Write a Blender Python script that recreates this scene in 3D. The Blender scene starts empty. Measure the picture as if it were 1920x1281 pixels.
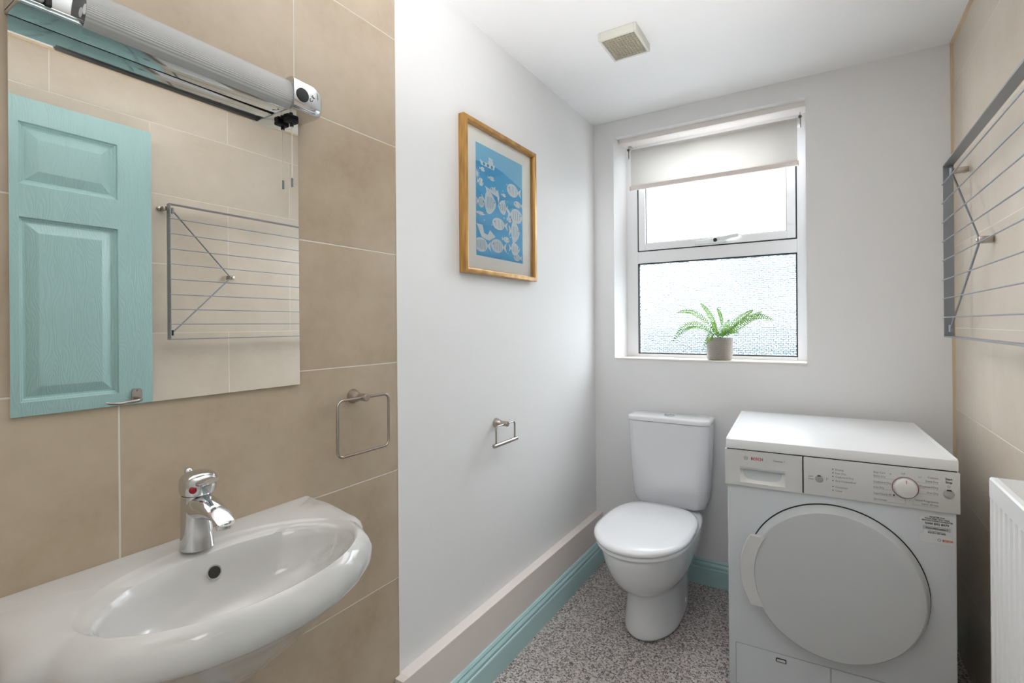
import bpy, bmesh, math, random
from mathutils import Vector, Matrix
random.seed(7)
C = bpy.context.scene.collection
PI = math.pi

# ------------------------------------------------------------------ helpers
def srgb(h):
    h = h.lstrip('#'); v = [int(h[i:i+2], 16)/255 for i in (0, 2, 4)]
    return tuple(((c/12.92) if c <= .04045 else ((c+.055)/1.055)**2.4) for c in v) + (1,)

class NT:
    def __init__(s, name):
        s.m = bpy.data.materials.new(name); s.m.use_nodes = True
        s.t = s.m.node_tree; s.n = s.t.nodes; s.n.clear()
        s.out = s.n.new('ShaderNodeOutputMaterial')
    def new(s, typ, **kw):
        n = s.n.new(typ)
        for k, v in kw.items():
            if k.startswith('_'): n.inputs[int(k[1:])].default_value = v
            elif k in n.inputs: n.inputs[k].default_value = v
            else: setattr(n, k, v)
        return n
    def link(s, a, b): s.t.links.new(a, b)
    def math(s, op, a, b=None, c=None):
        n = s.n.new('ShaderNodeMath'); n.operation = op
        for i, v in enumerate((a, b, c)):
            if v is None: continue
            if isinstance(v, (int, float)): n.inputs[i].default_value = v
            else: s.link(v, n.inputs[i])
        return n.outputs[0]
    def mix(s, fac, a, b):
        n = s.n.new('ShaderNodeMix'); n.data_type = 'RGBA'
        for i, v in ((0, fac), (6, a), (7, b)):
            if isinstance(v, (int, float, tuple)): n.inputs[i].default_value = v
            else: s.link(v, n.inputs[i])
        return n.outputs[2]
    def pos(s):
        g = s.n.new('ShaderNodeNewGeometry'); x = s.n.new('ShaderNodeSeparateXYZ')
        s.link(g.outputs['Position'], x.inputs[0]); return g.outputs['Position'], x.outputs

def mat(name, col, rough=.5, metal=0., bump=0., scale=60., vary=.03, coat=0., spec=.5, trans=0., sss=0., alpha=1., vscale=None):
    t = NT(name); b = t.new('ShaderNodeBsdfPrincipled')
    c = srgb(col) if isinstance(col, str) else col
    no = t.new('ShaderNodeTexNoise', Scale=vscale or scale/6, Detail=3.)
    dark = tuple(max(0, x*(1-vary)) for x in c[:3]) + (1,)
    lite = tuple(min(1, x*(1+vary)) for x in c[:3]) + (1,)
    tc = t.new('ShaderNodeTexCoord'); t.link(tc.outputs['Object'], no.inputs['Vector'])
    t.link(t.mix(no.outputs[0], dark, lite), b.inputs['Base Color'])
    b.inputs['Roughness'].default_value = rough; b.inputs['Metallic'].default_value = metal
    b.inputs['Coat Weight'].default_value = coat; b.inputs['Specular IOR Level'].default_value = spec
    b.inputs['Transmission Weight'].default_value = trans
    if bump:
        n2 = t.new('ShaderNodeTexNoise', Scale=scale, Detail=4.); t.link(tc.outputs['Object'], n2.inputs['Vector'])
        bp = t.new('ShaderNodeBump', Strength=bump, Distance=.002)
        t.link(n2.outputs[0], bp.inputs['Height']); t.link(bp.outputs[0], b.inputs['Normal'])
    t.link(b.outputs[0], t.out.inputs[0]); return t.m

class MB:
    def __init__(s): s.b = bmesh.new()
    def verts(s, pts): return [s.b.verts.new(p) for p in pts]
    def face(s, vs):
        try: return s.b.faces.new(vs)
        except ValueError: return None
    def poly(s, pts): s.face(s.verts(pts)); return s
    def box(s, x0, x1, y0, y1, z0, z1, bev=0, seg=2):
        r = bmesh.ops.create_cube(s.b, size=1)
        bmesh.ops.scale(s.b, vec=(abs(x1-x0), abs(y1-y0), abs(z1-z0)), verts=r['verts'])
        bmesh.ops.translate(s.b, vec=((x0+x1)/2, (y0+y1)/2, (z0+z1)/2), verts=r['verts'])
        if bev:
            es = list({e for v in r['verts'] for e in v.link_edges})
            bmesh.ops.bevel(s.b, geom=es, offset=bev, segments=seg, affect='EDGES', profile=.5)
        return s
    def loft(s, rings, cap=(True, True), closed=True):
        R = [s.verts(r) for r in rings]; n = len(R[0])
        for a, b in zip(R, R[1:]):
            for i in range(n if closed else n-1):
                j = (i+1) % n; s.face([a[i], a[j], b[j], b[i]])
        if cap[0]: s.face(R[0][::-1])
        if cap[1]: s.face(R[-1])
        return s
    def lathe(s, prof, center, axis=(0, 0, 1), n=32, cap=(True, True)):
        ax = Vector(axis).normalized(); u = ax.orthogonal().normalized(); w = ax.cross(u); c = Vector(center)
        return s.loft([[c + ax*h + (u*math.cos(2*PI*k/n) + w*math.sin(2*PI*k/n))*max(r, 1e-5) for k in range(n)] for r, h in prof], cap)
    def cyl(s, p0, p1, r, n=16):
        p0 = Vector(p0); p1 = Vector(p1)
        return s.lathe([(r, 0), (r, (p1-p0).length)], p0, p1-p0, n)
    def tube(s, pts, r, n=10, closed=False):
        P = [Vector(p) for p in pts]; m = len(P); rings = []; prev = None
        for i in range(m):
            if closed: t = P[(i+1) % m]-P[(i-1) % m]
            else: t = P[min(i+1, m-1)]-P[max(i-1, 0)]
            t.normalize()
            if prev is None: u = t.orthogonal().normalized()
            else:
                u = prev - t*prev.dot(t); u.normalize()
            prev = u; w = t.cross(u); rr = r[i] if isinstance(r, (list, tuple)) else r
            rings.append([P[i] + (u*math.cos(2*PI*k/n)+w*math.sin(2*PI*k/n))*rr for k in range(n)])
        if closed:
            rings.append(rings[0]); R = [s.verts(q) for q in rings[:-1]]; R.append(R[0])
            for a, b in zip(R, R[1:]):
                for i in range(n): s.face([a[i], a[(i+1) % n], b[(i+1) % n], b[i]])
            return s
        return s.loft(rings)
    def prism(s, pts, off):
        a = s.verts(pts); b = s.verts([Vector(p)+Vector(off) for p in pts]); n = len(a)
        s.face(a[::-1]); s.face(b)
        for i in range(n): s.face([a[i], a[(i+1) % n], b[(i+1) % n], b[i]])
        return s
    def text(s, body, size, origin, right, up, bold=0., align='LEFT', ex=.0002, sx=1.):
        cu = bpy.data.curves.new('lettering', 'FONT'); cu.body = body; cu.size = size; cu.align_x = align
        cu.extrude = ex; cu.offset = bold; cu.resolution_u = 2
        o = bpy.data.objects.new('lettering', cu); C.objects.link(o)
        dg = bpy.context.evaluated_depsgraph_get(); me = bpy.data.meshes.new_from_object(o.evaluated_get(dg))
        R = Vector(right).normalized(); U = Vector(up).normalized(); N = R.cross(U); O = Vector(origin)
        for v in me.vertices:
            p = v.co; v.co = O + R*p.x*sx + U*p.y + N*p.z
        s.b.from_mesh(me); bpy.data.objects.remove(o); bpy.data.curves.remove(cu); bpy.data.meshes.remove(me)
        return s
    def xf(s, M): s.b.transform(M); return s
    def build(s, name, m, parent=None, smooth=None, local=False, sub=0, origin=None, bevel=0):
        bmesh.ops.remove_doubles(s.b, verts=s.b.verts, dist=1e-6)
        bmesh.ops.recalc_face_normals(s.b, faces=s.b.faces)
        off = Vector((0, 0, 0))
        if parent is not None and not local: off = W[parent.name]
        elif parent is None and origin == 'base':
            xs = [v.co for v in s.b.verts]
            off = Vector(((min(v.x for v in xs)+max(v.x for v in xs))/2, (min(v.y for v in xs)+max(v.y for v in xs))/2, min(v.z for v in xs)))
        for v in s.b.verts: v.co -= off
        me = bpy.data.meshes.new(name); s.b.to_mesh(me); s.b.free()
        me.materials.append(m)
        o = bpy.data.objects.new(name, me); C.objects.link(o)
        if parent is not None:
            o.parent = parent; W[o.name] = off
        else:
            o.location = off; W[o.name] = off
        if bevel:
            bm = o.modifiers.new('bevel', 'BEVEL'); bm.width = bevel; bm.segments = 3; bm.limit_method = 'ANGLE'; bm.angle_limit = math.radians(40)
        if sub:
            sm = o.modifiers.new('sub', 'SUBSURF'); sm.levels = sub; sm.render_levels = sub
        if smooth is not None:
            for p in me.polygons: p.use_smooth = True
            if smooth < 180: me.set_sharp_from_angle(angle=math.radians(smooth))
        return o
W = {}
def thing(name, label, cat, loc=(0, 0, 0), rotz=0, group=None):
    o = bpy.data.objects.new(name, None); C.objects.link(o); o.empty_display_size = .05
    o.location = loc; o.rotation_euler = (0, 0, rotz); o['label'] = label; o['category'] = cat
    if group: o['group'] = group
    W[o.name] = Vector(loc); return o
def tag(o, label, cat, group=None):
    o['label'] = label; o['category'] = cat
    if group: o['group'] = group
    return o
def struct(o, label=None):
    o['kind'] = 'structure'
    if label: o['label'] = label
    return o
def circ(c, r, n, plane='xz', a0=0):
    out = []
    for k in range(n):
        a = a0+2*PI*k/n
        d = {'xz': (math.cos(a)*r, 0, math.sin(a)*r), 'xy': (math.cos(a)*r, math.sin(a)*r, 0), 'yz': (0, math.cos(a)*r, math.sin(a)*r)}[plane]
        out.append(Vector(c)+Vector(d))
    return out
def rrect(w, h, r, n=6):
    out = []
    for cx, cy, a0 in ((w/2-r, h/2-r, 0), (-w/2+r, h/2-r, PI/2), (-w/2+r, -h/2+r, PI), (w/2-r, -h/2+r, 1.5*PI)):
        for k in range(n+1):
            a = a0+PI/2*k/n; out.append((cx+r*math.cos(a), cy+r*math.sin(a)))
    return out
def bez(p0, p1, p2, n):
    p0, p1, p2 = map(Vector, (p0, p1, p2))
    return [p0*(1-t)**2+p1*2*t*(1-t)+p2*t*t for t in [k/n for k in range(n+1)]]

# ------------------------------------------------------------------ dimensions
XL, XR, YB, YF, ZC = -1.030, .418, 2.485, -.85, 2.28
H = 1.228

# ------------------------------------------------------------------ materials
WHITE = mat('wall_paint_white', '#e7e7e8', .6, bump=.06, scale=220, vary=.01)
CEIL = mat('ceiling_paint_white', '#eeeeef', .7, bump=.05, scale=200, vary=.01)
LEDGE = mat('boxing_paint', '#e2d8d3', .5, bump=.03, vary=.015)
TEAL = mat('teal_gloss_paint', '#afd0d2', .28, vary=.02, scale=30)
CHROME = mat('polished_chrome', '#d4d6d8', .06, 1., vary=.01)
NICKEL = mat('brushed_nickel', '#b3aaa2', .22, 1., vary=.05, scale=200)
DULL = mat('galvanised_steel', '#8f9296', .35, .9, vary=.05)
CERAM = mat('white_glazed_ceramic', '#c4c2c0', .07, coat=.5, vary=.006)  # greyed below real white ceramic to make up for differing light
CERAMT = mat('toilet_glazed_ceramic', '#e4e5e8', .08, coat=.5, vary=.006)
SEATM = mat('glossy_white_plastic', '#f0f1f4', .12, coat=.3, vary=.005)
UPVC = mat('white_upvc', '#e9eaec', .25, vary=.008)
BLACK = mat('black_rubber', '#14161a', .6)
APPL = mat('white_enamel_shaded', '#cdd2d7', .3, vary=.008)  # white enamel, greyed for the shade on the dryer front
APLID = mat('white_worktop_laminate', '#eff1f3', .35, bump=.02, scale=500, vary=.005)
APPAN = mat('panel_plastic_shaded', '#d0d1d1', .38, vary=.008)  # panel tone lowered too, as the front stands in shade
APDOOR = mat('door_plastic_shaded', '#c1c4c6', .32, vary=.01)  # door colour carries the same front shade
GREYP = mat('grey_button_plastic', '#a2a4a6', .35)
INK = mat('grey_print_ink', '#77797c', .6)
INKD = mat('black_print_ink', '#26272a', .6)
RED = mat('red_print_ink', '#b0202c', .5)
RACK = mat('grey_powder_coated_steel', '#8a8f94', .3, .55, vary=.03)
RODM = mat('steel_wire', '#9aa0a8', .28, .8, vary=.03)
RADM = mat('radiator_enamel', '#f1f2f2', .28, vary=.006)
CREAM = mat('aged_cream_plastic', '#c9c7be', .45, vary=.03)
GRILD = mat('dark_duct', '#1a1610', .9)
MATTB = mat('off_white_mount_board', '#fbfaf6', .8, bump=.03, vary=.01)

def tile_mat(name, base, z0, pitch, oddY, evenY, L=.66, dark='#b5a388', lite='#c6b59b', grout='#d6cfc2'):
    t = NT(name); P, xyz = t.pos(); y, z = xyz[1], xyz[2]
    rz = t.math('DIVIDE', t.math('SUBTRACT', z, z0), pitch); row = t.math('FLOOR', rz)
    par = t.math('ABSOLUTE', t.math('MODULO', row, 2.))
    off = t.math('ADD', evenY, t.math('MULTIPLY', par, oddY-evenY))
    ry = t.math('DIVIDE', t.math('SUBTRACT', y, off), L)
    dz = t.math('MULTIPLY', t.math('ABSOLUTE', t.math('SUBTRACT', t.math('FRACT', t.math('ADD', rz, .5)), .5)), pitch)
    dy = t.math('MULTIPLY', t.math('ABSOLUTE', t.math('SUBTRACT', t.math('FRACT', t.math('ADD', ry, .5)), .5)), L)
    d = t.math('MINIMUM', dz, dy)
    g = t.new('ShaderNodeMapRange', _1=.0010, _2=.0020, _3=1., _4=0.); t.link(d, g.inputs[0])
    cid = t.new('ShaderNodeCombineXYZ'); t.link(row, cid.inputs[0]); t.link(t.math('FLOOR', ry), cid.inputs[1])
    wn = t.new('ShaderNodeTexWhiteNoise'); t.link(cid.outputs[0], wn.inputs[0])
    vadd = t.new('ShaderNodeVectorMath', operation='MULTIPLY_ADD'); t.link(wn.outputs[1], vadd.inputs[0]); vadd.inputs[1].default_value = (9, 9, 9); t.link(P, vadd.inputs[2])
    n1 = t.new('ShaderNodeTexNoise', Scale=3.2, Detail=6., Roughness=.62); t.link(vadd.outputs[0], n1.inputs[0])
    n2 = t.new('ShaderNodeTexNoise', Scale=60., Detail=5., Roughness=.7); t.link(P, n2.inputs[0])
    mr = t.new('ShaderNodeMapRange', _1=.32, _2=.68); t.link(n1.outputs[0], mr.inputs[0])
    c1 = t.mix(mr.outputs[0], srgb(dark), srgb(lite))
    mr2 = t.new('ShaderNodeMapRange', _1=.3, _2=.7, _3=0., _4=.35); t.link(n2.outputs[0], mr2.inputs[0])
    c2 = t.mix(mr2.outputs[0], c1, srgb(base))
    col = t.mix(g.outputs[0], c2, srgb(grout))
    b = t.new('ShaderNodeBsdfPrincipled'); t.link(col, b.inputs['Base Color'])
    t.link(t.math('ADD', .30, t.math('MULTIPLY', g.outputs[0], .4)), b.inputs['Roughness'])
    bp = t.new('ShaderNodeBump', Strength=.5, Distance=.0015)
    t.link(t.math('SUBTRACT', t.math('MULTIPLY', n1.outputs[0], .12), g.outputs[0]), bp.inputs['Height']); t.link(bp.outputs[0], b.inputs['Normal'])
    t.link(b.outputs[0], t.out.inputs[0]); return t.m
TILEL = tile_mat('beige_stone_wall_tile', '#bfae94', -.0910-.303*0+.303*0, .3034, .71, .371)
# joints measured at z = .519 + .3034 k  (row 0 starts at -.0878)
TILEL = tile_mat('beige_stone_wall_tile', '#b5a694', .519-.3034*2, .3034, .371, .71, dark='#a28f78', lite='#bcac98', grout='#cfc8bc')  # left copy of the tile, toned darker for the wall in shade
TILER = tile_mat('beige_stone_wall_tile_lit', '#d2c6b7', -.007, .303, .018, .347, dark='#c3b6a4', lite='#d3c7b8', grout='#e6ddd2')  # same tile with a paler palette for the lit wall
TRIMB = mat('cream_tile_trim', '#d3bfa0', .4, vary=.04)
TRIMW = mat('white_tile_trim', '#eae6df', .35)

def floor_mat():
    t = NT('mosaic_vinyl_floor'); P, xyz = t.pos()
    mp = t.new('ShaderNodeMapping'); t.link(P, mp.inputs[0]); mp.inputs['Scale'].default_value = (1/.0062, 1/.0062, 1)
    sn = t.new('ShaderNodeVectorMath', operation='FLOOR'); t.link(mp.outputs[0], sn.inputs[0])
    wn = t.new('ShaderNodeTexWhiteNoise'); wn.noise_dimensions = '2D'; t.link(sn.outputs[0], wn.inputs[0])
    cr = t.new('ShaderNodeValToRGB'); cr.color_ramp.interpolation = 'CONSTANT'; e = cr.color_ramp.elements
    e[0].position = 0; e[0].color = srgb('#5f5555'); e[1].position = .22; e[1].color = srgb('#968c8a')
    for p, c in ((.40, '#b0a6a3'), (.60, '#c2b9b6'), (.78, '#d2cbc8'), (.92, '#7a6f6e')):
        x = e.new(p); x.color = srgb(c)
    t.link(wn.outputs[0], cr.inputs[0])
    fr = t.new('ShaderNodeVectorMath', operation='FRACTION'); t.link(mp.outputs[0], fr.inputs[0])
    sx = t.new('ShaderNodeSeparateXYZ'); t.link(fr.outputs[0], sx.inputs[0])
    ex = t.math('ABSOLUTE', t.math('SUBTRACT', sx.outputs[0], .5)); ey = t.math('ABSOLUTE', t.math('SUBTRACT', sx.outputs[1], .5))
    g = t.math('GREATER_THAN', t.math('MAXIMUM', ex, ey), .41)
    # a second, slightly larger shuffle keeps some grout lines closed so the chips read as irregular
    n = t.new('ShaderNodeTexNoise', Scale=70., Detail=1.); t.link(P, n.inputs[0])
    g = t.math('MULTIPLY', g, t.math('GREATER_THAN', n.outputs[0], .43))
    col = t.mix(g, cr.outputs[0], srgb('#c4bcb9'))
    b = t.new('ShaderNodeBsdfPrincipled', Roughness=.42); t.link(col, b.inputs['Base Color'])
    bp = t.new('ShaderNodeBump', Strength=.25, Distance=.0006); t.link(t.math('SUBTRACT', 1., g), bp.inputs['Height']); t.link(bp.outputs[0], b.inputs['Normal'])
    t.link(b.outputs[0], t.out.inputs[0]); return t.m
FLOOR = floor_mat()

def door_mat():
    t = NT('teal_woodgrain_door_paint'); tc = t.new('ShaderNodeTexCoord')
    sep = t.new('ShaderNodeSeparateXYZ'); t.link(tc.outputs['Object'], sep.inputs[0])
    n = t.new('ShaderNodeTexNoise', Scale=5., Detail=2.)
    mp = t.new('ShaderNodeMapping'); t.link(tc.outputs['Object'], mp.inputs[0]); mp.inputs['Scale'].default_value = (1, 2.2, .55); t.link(mp.outputs[0], n.inputs[0])
    w = t.math('SINE', t.math('ADD', t.math('MULTIPLY', n.outputs[0], 160.), t.math('MULTIPLY', sep.outputs[1], 120.)))
    w2 = t.new('ShaderNodeTexNoise', Scale=120., Detail=2.); mp2 = t.new('ShaderNodeMapping'); t.link(tc.outputs['Object'], mp2.inputs[0]); mp2.inputs['Scale'].default_value = (1, 3, .15); t.link(mp2.outputs[0], w2.inputs[0])
    h = t.math('ADD', t.math('MULTIPLY', w, .5), w2.outputs[0])
    bp = t.new('ShaderNodeBump', Strength=.30, Distance=.0012); t.link(h, bp.inputs['Height'])
    b = t.new('ShaderNodeBsdfPrincipled', Roughness=.3); b.inputs['Base Color'].default_value = srgb('#9cbebd')
    t.link(bp.outputs[0], b.inputs['Normal']); t.link(b.outputs[0], t.out.inputs[0]); return t.m
DOORM = door_mat()

def pane_mat(name, obscure=False, ior=1.4):
    t = NT(name)
    tr = t.new('ShaderNodeBsdfTransparent'); gl = t.new('ShaderNodeBsdfGlossy', Roughness=.03)
    fr = t.new('ShaderNodeFresnel', IOR=ior)
    mx = t.new('ShaderNodeMixShader')
    if not obscure:
        tr.inputs[0].default_value = (1, 1, 1, 1)
        t.link(fr.outputs[0], mx.inputs[0]); t.link(tr.outputs[0], mx.inputs[1]); t.link(gl.outputs[0], mx.inputs[2])
        t.link(mx.outputs[0], t.out.inputs[0]); return t.m
    P, xyz = t.pos(); x, z = xyz[0], xyz[2]
    # woven hammered pattern: offset little bricks, pressed into the glass
    br = t.new('ShaderNodeTexBrick', Scale=1., **{'Mortar Size': .0022, 'Mortar Smooth': .9, 'Brick Width': .020, 'Row Height': .009})
    cv = t.new('ShaderNodeCombineXYZ'); nn = t.new('ShaderNodeTexNoise', Scale=60., Detail=2.); t.link(P, nn.inputs[0])
    j = t.math('MULTIPLY', t.math('SUBTRACT', nn.outputs[0], .5), .012)
    t.link(t.math('ADD', x, j), cv.inputs[0]); t.link(t.math('ADD', z, t.math('MULTIPLY', j, .8)), cv.inputs[1]); t.link(cv.outputs[0], br.inputs['Vector'])
    br.inputs['Color1'].default_value = (1, 1, 1, 1); br.inputs['Color2'].default_value = (.8, .8, .8, 1); br.inputs['Mortar'].default_value = (0, 0, 0, 1)
    bp = t.new('ShaderNodeBump', Strength=1., Distance=.004); t.link(br.outputs[0], bp.inputs['Height'])
    rf = t.new('ShaderNodeBsdfRefraction', IOR=1.45, Roughness=.02); t.link(bp.outputs[0], rf.inputs['Normal'])
    gc = t.mix(br.outputs[0], (.10, .12, .13, 1), (.95, .97, .98, 1)); t.link(gc, rf.inputs[0]); t.link(gc, tr.inputs[0])  # grooves coloured dark to stand for the lines refraction makes
    t.link(bp.outputs[0], gl.inputs['Normal'])
    m1 = t.new('ShaderNodeMixShader', _0=.75); t.link(tr.outputs[0], m1.inputs[1]); t.link(rf.outputs[0], m1.inputs[2])
    t.link(t.math('MULTIPLY', fr.outputs[0], .6), mx.inputs[0]); t.link(m1.outputs[0], mx.inputs[1]); t.link(gl.outputs[0], mx.inputs[2])
    t.link(mx.outputs[0], t.out.inputs[0]); return t.m
PANE = pane_mat('clear_window_glass'); OBSC = pane_mat('obscured_window_glass', True)
PICGL = pane_mat('picture_glass', ior=1.22)

def mirror_mat():
    t = NT('silvered_mirror'); g = t.new('ShaderNodeBsdfGlossy', Roughness=0.); g.inputs[0].default_value = (.93, .94, .93, 1)
    t.link(g.outputs[0], t.out.inputs[0]); return t.m
MIRR = mirror_mat()

def blind_mat():
    t = NT('white_blind_fabric'); tc = t.new('ShaderNodeTexCoord')
    b = t.new('ShaderNodeBsdfPrincipled', Roughness=.85); b.inputs['Base Color'].default_value = srgb('#f1eeea')
    w = t.new('ShaderNodeTexWave', Scale=260., Distortion=.4); t.link(tc.outputs['Object'], w.inputs[0])
    bp = t.new('ShaderNodeBump', Strength=.1, Distance=.0005); t.link(w.outputs[1], bp.inputs['Height']); t.link(bp.outputs[0], b.inputs['Normal'])
    tl = t.new('ShaderNodeBsdfTranslucent'); tl.inputs[0].default_value = (.9, .89, .87, 1)
    m = t.new('ShaderNodeMixShader', _0=.30); t.link(b.outputs[0], m.inputs[1]); t.link(tl.outputs[0], m.inputs[2]); t.link(m.outputs[0], t.out.inputs[0]); return t.m
BLIND = blind_mat()

def diffuser_mat():
    t = NT('ribbed_clear_plastic'); P, xyz = t.pos()
    b = t.new('ShaderNodeBsdfPrincipled', Roughness=.22); b.inputs['Base Color'].default_value = srgb('#c6c6c6')
    tc = t.new('ShaderNodeTexCoord'); sp = t.new('ShaderNodeSeparateXYZ'); t.link(tc.outputs['Object'], sp.inputs[0])
    h = t.math('SINE', t.math('MULTIPLY', t.math('SUBTRACT', sp.outputs[2], t.math('MULTIPLY', sp.outputs[0], .9)), 2300.))
    bp = t.new('ShaderNodeBump', Strength=.5, Distance=.0006); t.link(h, bp.inputs['Height']); t.link(bp.outputs[0], b.inputs['Normal'])
    tr = t.new('ShaderNodeBsdfTransparent'); tr.inputs[0].default_value = (.8, .8, .8, 1)
    m = t.new('ShaderNodeMixShader', _0=.80); t.link(tr.outputs[0], m.inputs[1]); t.link(b.outputs[0], m.inputs[2]); t.link(m.outputs[0], t.out.inputs[0]); return t.m
DIFF = diffuser_mat()

def wood_mat():
    t = NT('golden_varnished_pine'); tc = t.new('ShaderNodeTexCoord')
    mp = t.new('ShaderNodeMapping'); t.link(tc.outputs['Object'], mp.inputs[0]); mp.inputs['Scale'].default_value = (60, 10, 4)
    n = t.new('ShaderNodeTexNoise', Scale=2.5, Detail=5.); t.link(mp.outputs[0], n.inputs[0])
    mr = t.new('ShaderNodeMapRange', _1=.35, _2=.7); t.link(n.outputs[0], mr.inputs[0])
    b = t.new('ShaderNodeBsdfPrincipled', Roughness=.28, Metallic=.25); t.link(t.mix(mr.outputs[0], srgb('#c89a55'), srgb('#9a6c33')), b.inputs['Base Color'])
    t.link(b.outputs[0], t.out.inputs[0]); return t.m
PINE = wood_mat()

def pot_mat():
    t = NT('embossed_stoneware'); tc = t.new('ShaderNodeTexCoord'); sp = t.new('ShaderNodeSeparateXYZ'); t.link(tc.outputs['Object'], sp.inputs[0])
    an = t.math('DIVIDE', t.math('ARCTAN2', sp.outputs[1], sp.outputs[0]), 2*PI)
    tri = t.math('ABSOLUTE', t.math('SUBTRACT', t.math('FRACT', t.math('MULTIPLY', an, 8.)), .5))
    tz = t.math('ABSOLUTE', t.math('SUBTRACT', t.math('FRACT', t.math('DIVIDE', sp.outputs[2], .09)), .5))
    v = t.math('SINE', t.math('MULTIPLY', t.math('ADD', tri, tz), 2*PI*9))
    f = t.math('GREATER_THAN', v, .15)
    b = t.new('ShaderNodeBsdfPrincipled', Roughness=.8); t.link(t.mix(f, srgb('#827b74'), srgb('#b0a9a1')), b.inputs['Base Color'])
    bp = t.new('ShaderNodeBump', Strength=.6, Distance=.001); t.link(v, bp.inputs['Height']); t.link(bp.outputs[0], b.inputs['Normal'])
    t.link(b.outputs[0], t.out.inputs[0]); return t.m
POT = pot_mat()

def leaf_mat():
    t = NT('fern_leaf'); tc = t.new('ShaderNodeTexCoord'); n = t.new('ShaderNodeTexNoise', Scale=35.); t.link(tc.outputs['Object'], n.inputs[0])
    c = t.mix(n.outputs[0], srgb('#4c7c22'), srgb('#8bb24a'))
    b = t.new('ShaderNodeBsdfPrincipled', Roughness=.5); t.link(c, b.inputs['Base Color'])
    tl = t.new('ShaderNodeBsdfTranslucent'); t.link(c, tl.inputs[0])
    m = t.new('ShaderNodeMixShader', _0=.16); t.link(b.outputs[0], m.inputs[1]); t.link(tl.outputs[0], m.inputs[2]); t.link(m.outputs[0], t.out.inputs[0]); return t.m
LEAF = leaf_mat()
STEM = mat('fern_stem', '#6d7a3a', .6)
SOIL = mat('dark_soil', '#33281e', .95, bump=.8, scale=150, vary=.3)

# ------------------------------------------------------------------ room shell
# window recess: outer rectangle in the wall, splayed back to the frame
WX0, WX1, WZ0, WZ1 = -.921, -.062, 1.047, 2.195
FX0, FX1, FY = -.897, -.070, 2.615
floor = struct(MB().box(XL-.12, XR+1.2, YF-.12, YB+.2, -.06, 0).build('floor', FLOOR))
struct(MB().box(XL-.12, XR+1.2, YF-.12, YB+.2, ZC, ZC+.08).build('ceiling', CEIL))
struct(MB().box(XL-.12, XL, YF-.12, YB+.2, 0, ZC).build('wall_left', WHITE))
struct(MB().box(XL, XL+.006, YF, 1.028, 0, ZC).build('wall_left_tiled', TILEL), 'beige tiled part of the left wall behind the basin')
struct(MB().box(XL, XL+.0072, 1.028, 1.0315, 0, ZC).build('trim_1', TRIMW))
struct(MB().box(XL, XR+1.2, YF-.12, YF, 0, ZC).build('wall_front', WHITE))
DY0, DY1 = -.84, .06
w = MB(); w.box(XR, XR+.1, DY1, YB+.2, 0, ZC).box(XR, XR+.1, DY0, DY1, 2.06, ZC).box(XR, XR+.1, YF, DY0, 0, ZC)
struct(w.build('wall_right', TILER))
struct(MB().box(XR+1.1, XR+1.2, YF, YB, 0, ZC).build('wall_hall', WHITE))
struct(MB().box(XR+.1, XR+1.1, .35, .42, 0, ZC).build('wall_hall_end', WHITE))
w = MB()
y0, y1 = YB, YB+.18
for a, b, c_, d in ((XL, WX0, 0, ZC), (WX1, XR, 0, ZC), (WX0, WX1, 0, WZ0), (WX0, WX1, WZ1, ZC)):
    w.box(a, b, y0, y1, c_, d)
w.prism([(WX0, YB, WZ0), (FX0, FY, WZ0), (FX0, YB+.18, WZ0), (WX0, YB+.18, WZ0)], (0, 0, WZ1-WZ0))
struct(w.build('wall_back', WHITE))
# lowered head lining of the recess
struct(MB().box(FX0-.01, WX1, YB+.045, YB+.175, 2.172, 2.195).build('trim_2', mat('recess_lining_paint', '#e9e2de', .5, vary=.01)), 'painted lining along the head of the window recess')
struct(MB().box(XR-.008, XR, YB-.008, YB, 0, ZC).box(XR-.008, XR, 0.1, YB, ZC-.008, ZC).build('trim_3', TRIMB), 'cream edging strip around the tiles of the right wall')
# low pipe boxing along the left wall with the skirting under it
struct(MB().box(XL+.0073, -.992, 1.010, 1.0315, 0, .243).box(XL, -.992, 1.0315, YB, 0, .243, .0015).build('trim_4', LEDGE), 'low boxed ledge along the foot of the left wall')
# sill board
sill = MB().box(WX0+.001, WX1-.001, YB-.004, FY+.002, 1.0472, 1.0552, .001)
struct(sill.build('trim_5', mat('sill_paint', '#e6ddd7', .35, vary=.01)), 'thin painted window sill board')

def skirting(name, p0, p1, inward):
    # profile (d outward, z)
    prof = [(0, 0), (.018, 0), (.018, .078), (.0165, .081), (.0125, .083), (.0125, .087), (.0155, .089), (.0155, .096), (.0115, .102), (.0085, .105), (.0085, .109), (.0105, .112), (.006, .119), (0, .119)]
    p0, p1, iv = Vector(p0), Vector(p1), Vector(inward)
    a = [p0+iv*d+Vector((0, 0, z)) for d, z in prof]; m = MB().prism(a, p1-p0)
    return struct(m.build(name, TEAL))
skirting('baseboard_left', (-.992, 1.010, 0), (-.992, YB, 0), (1, 0, 0))
skirting('baseboard_back', (-.974, YB, 0), (XR, YB, 0), (0, -1, 0))

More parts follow.
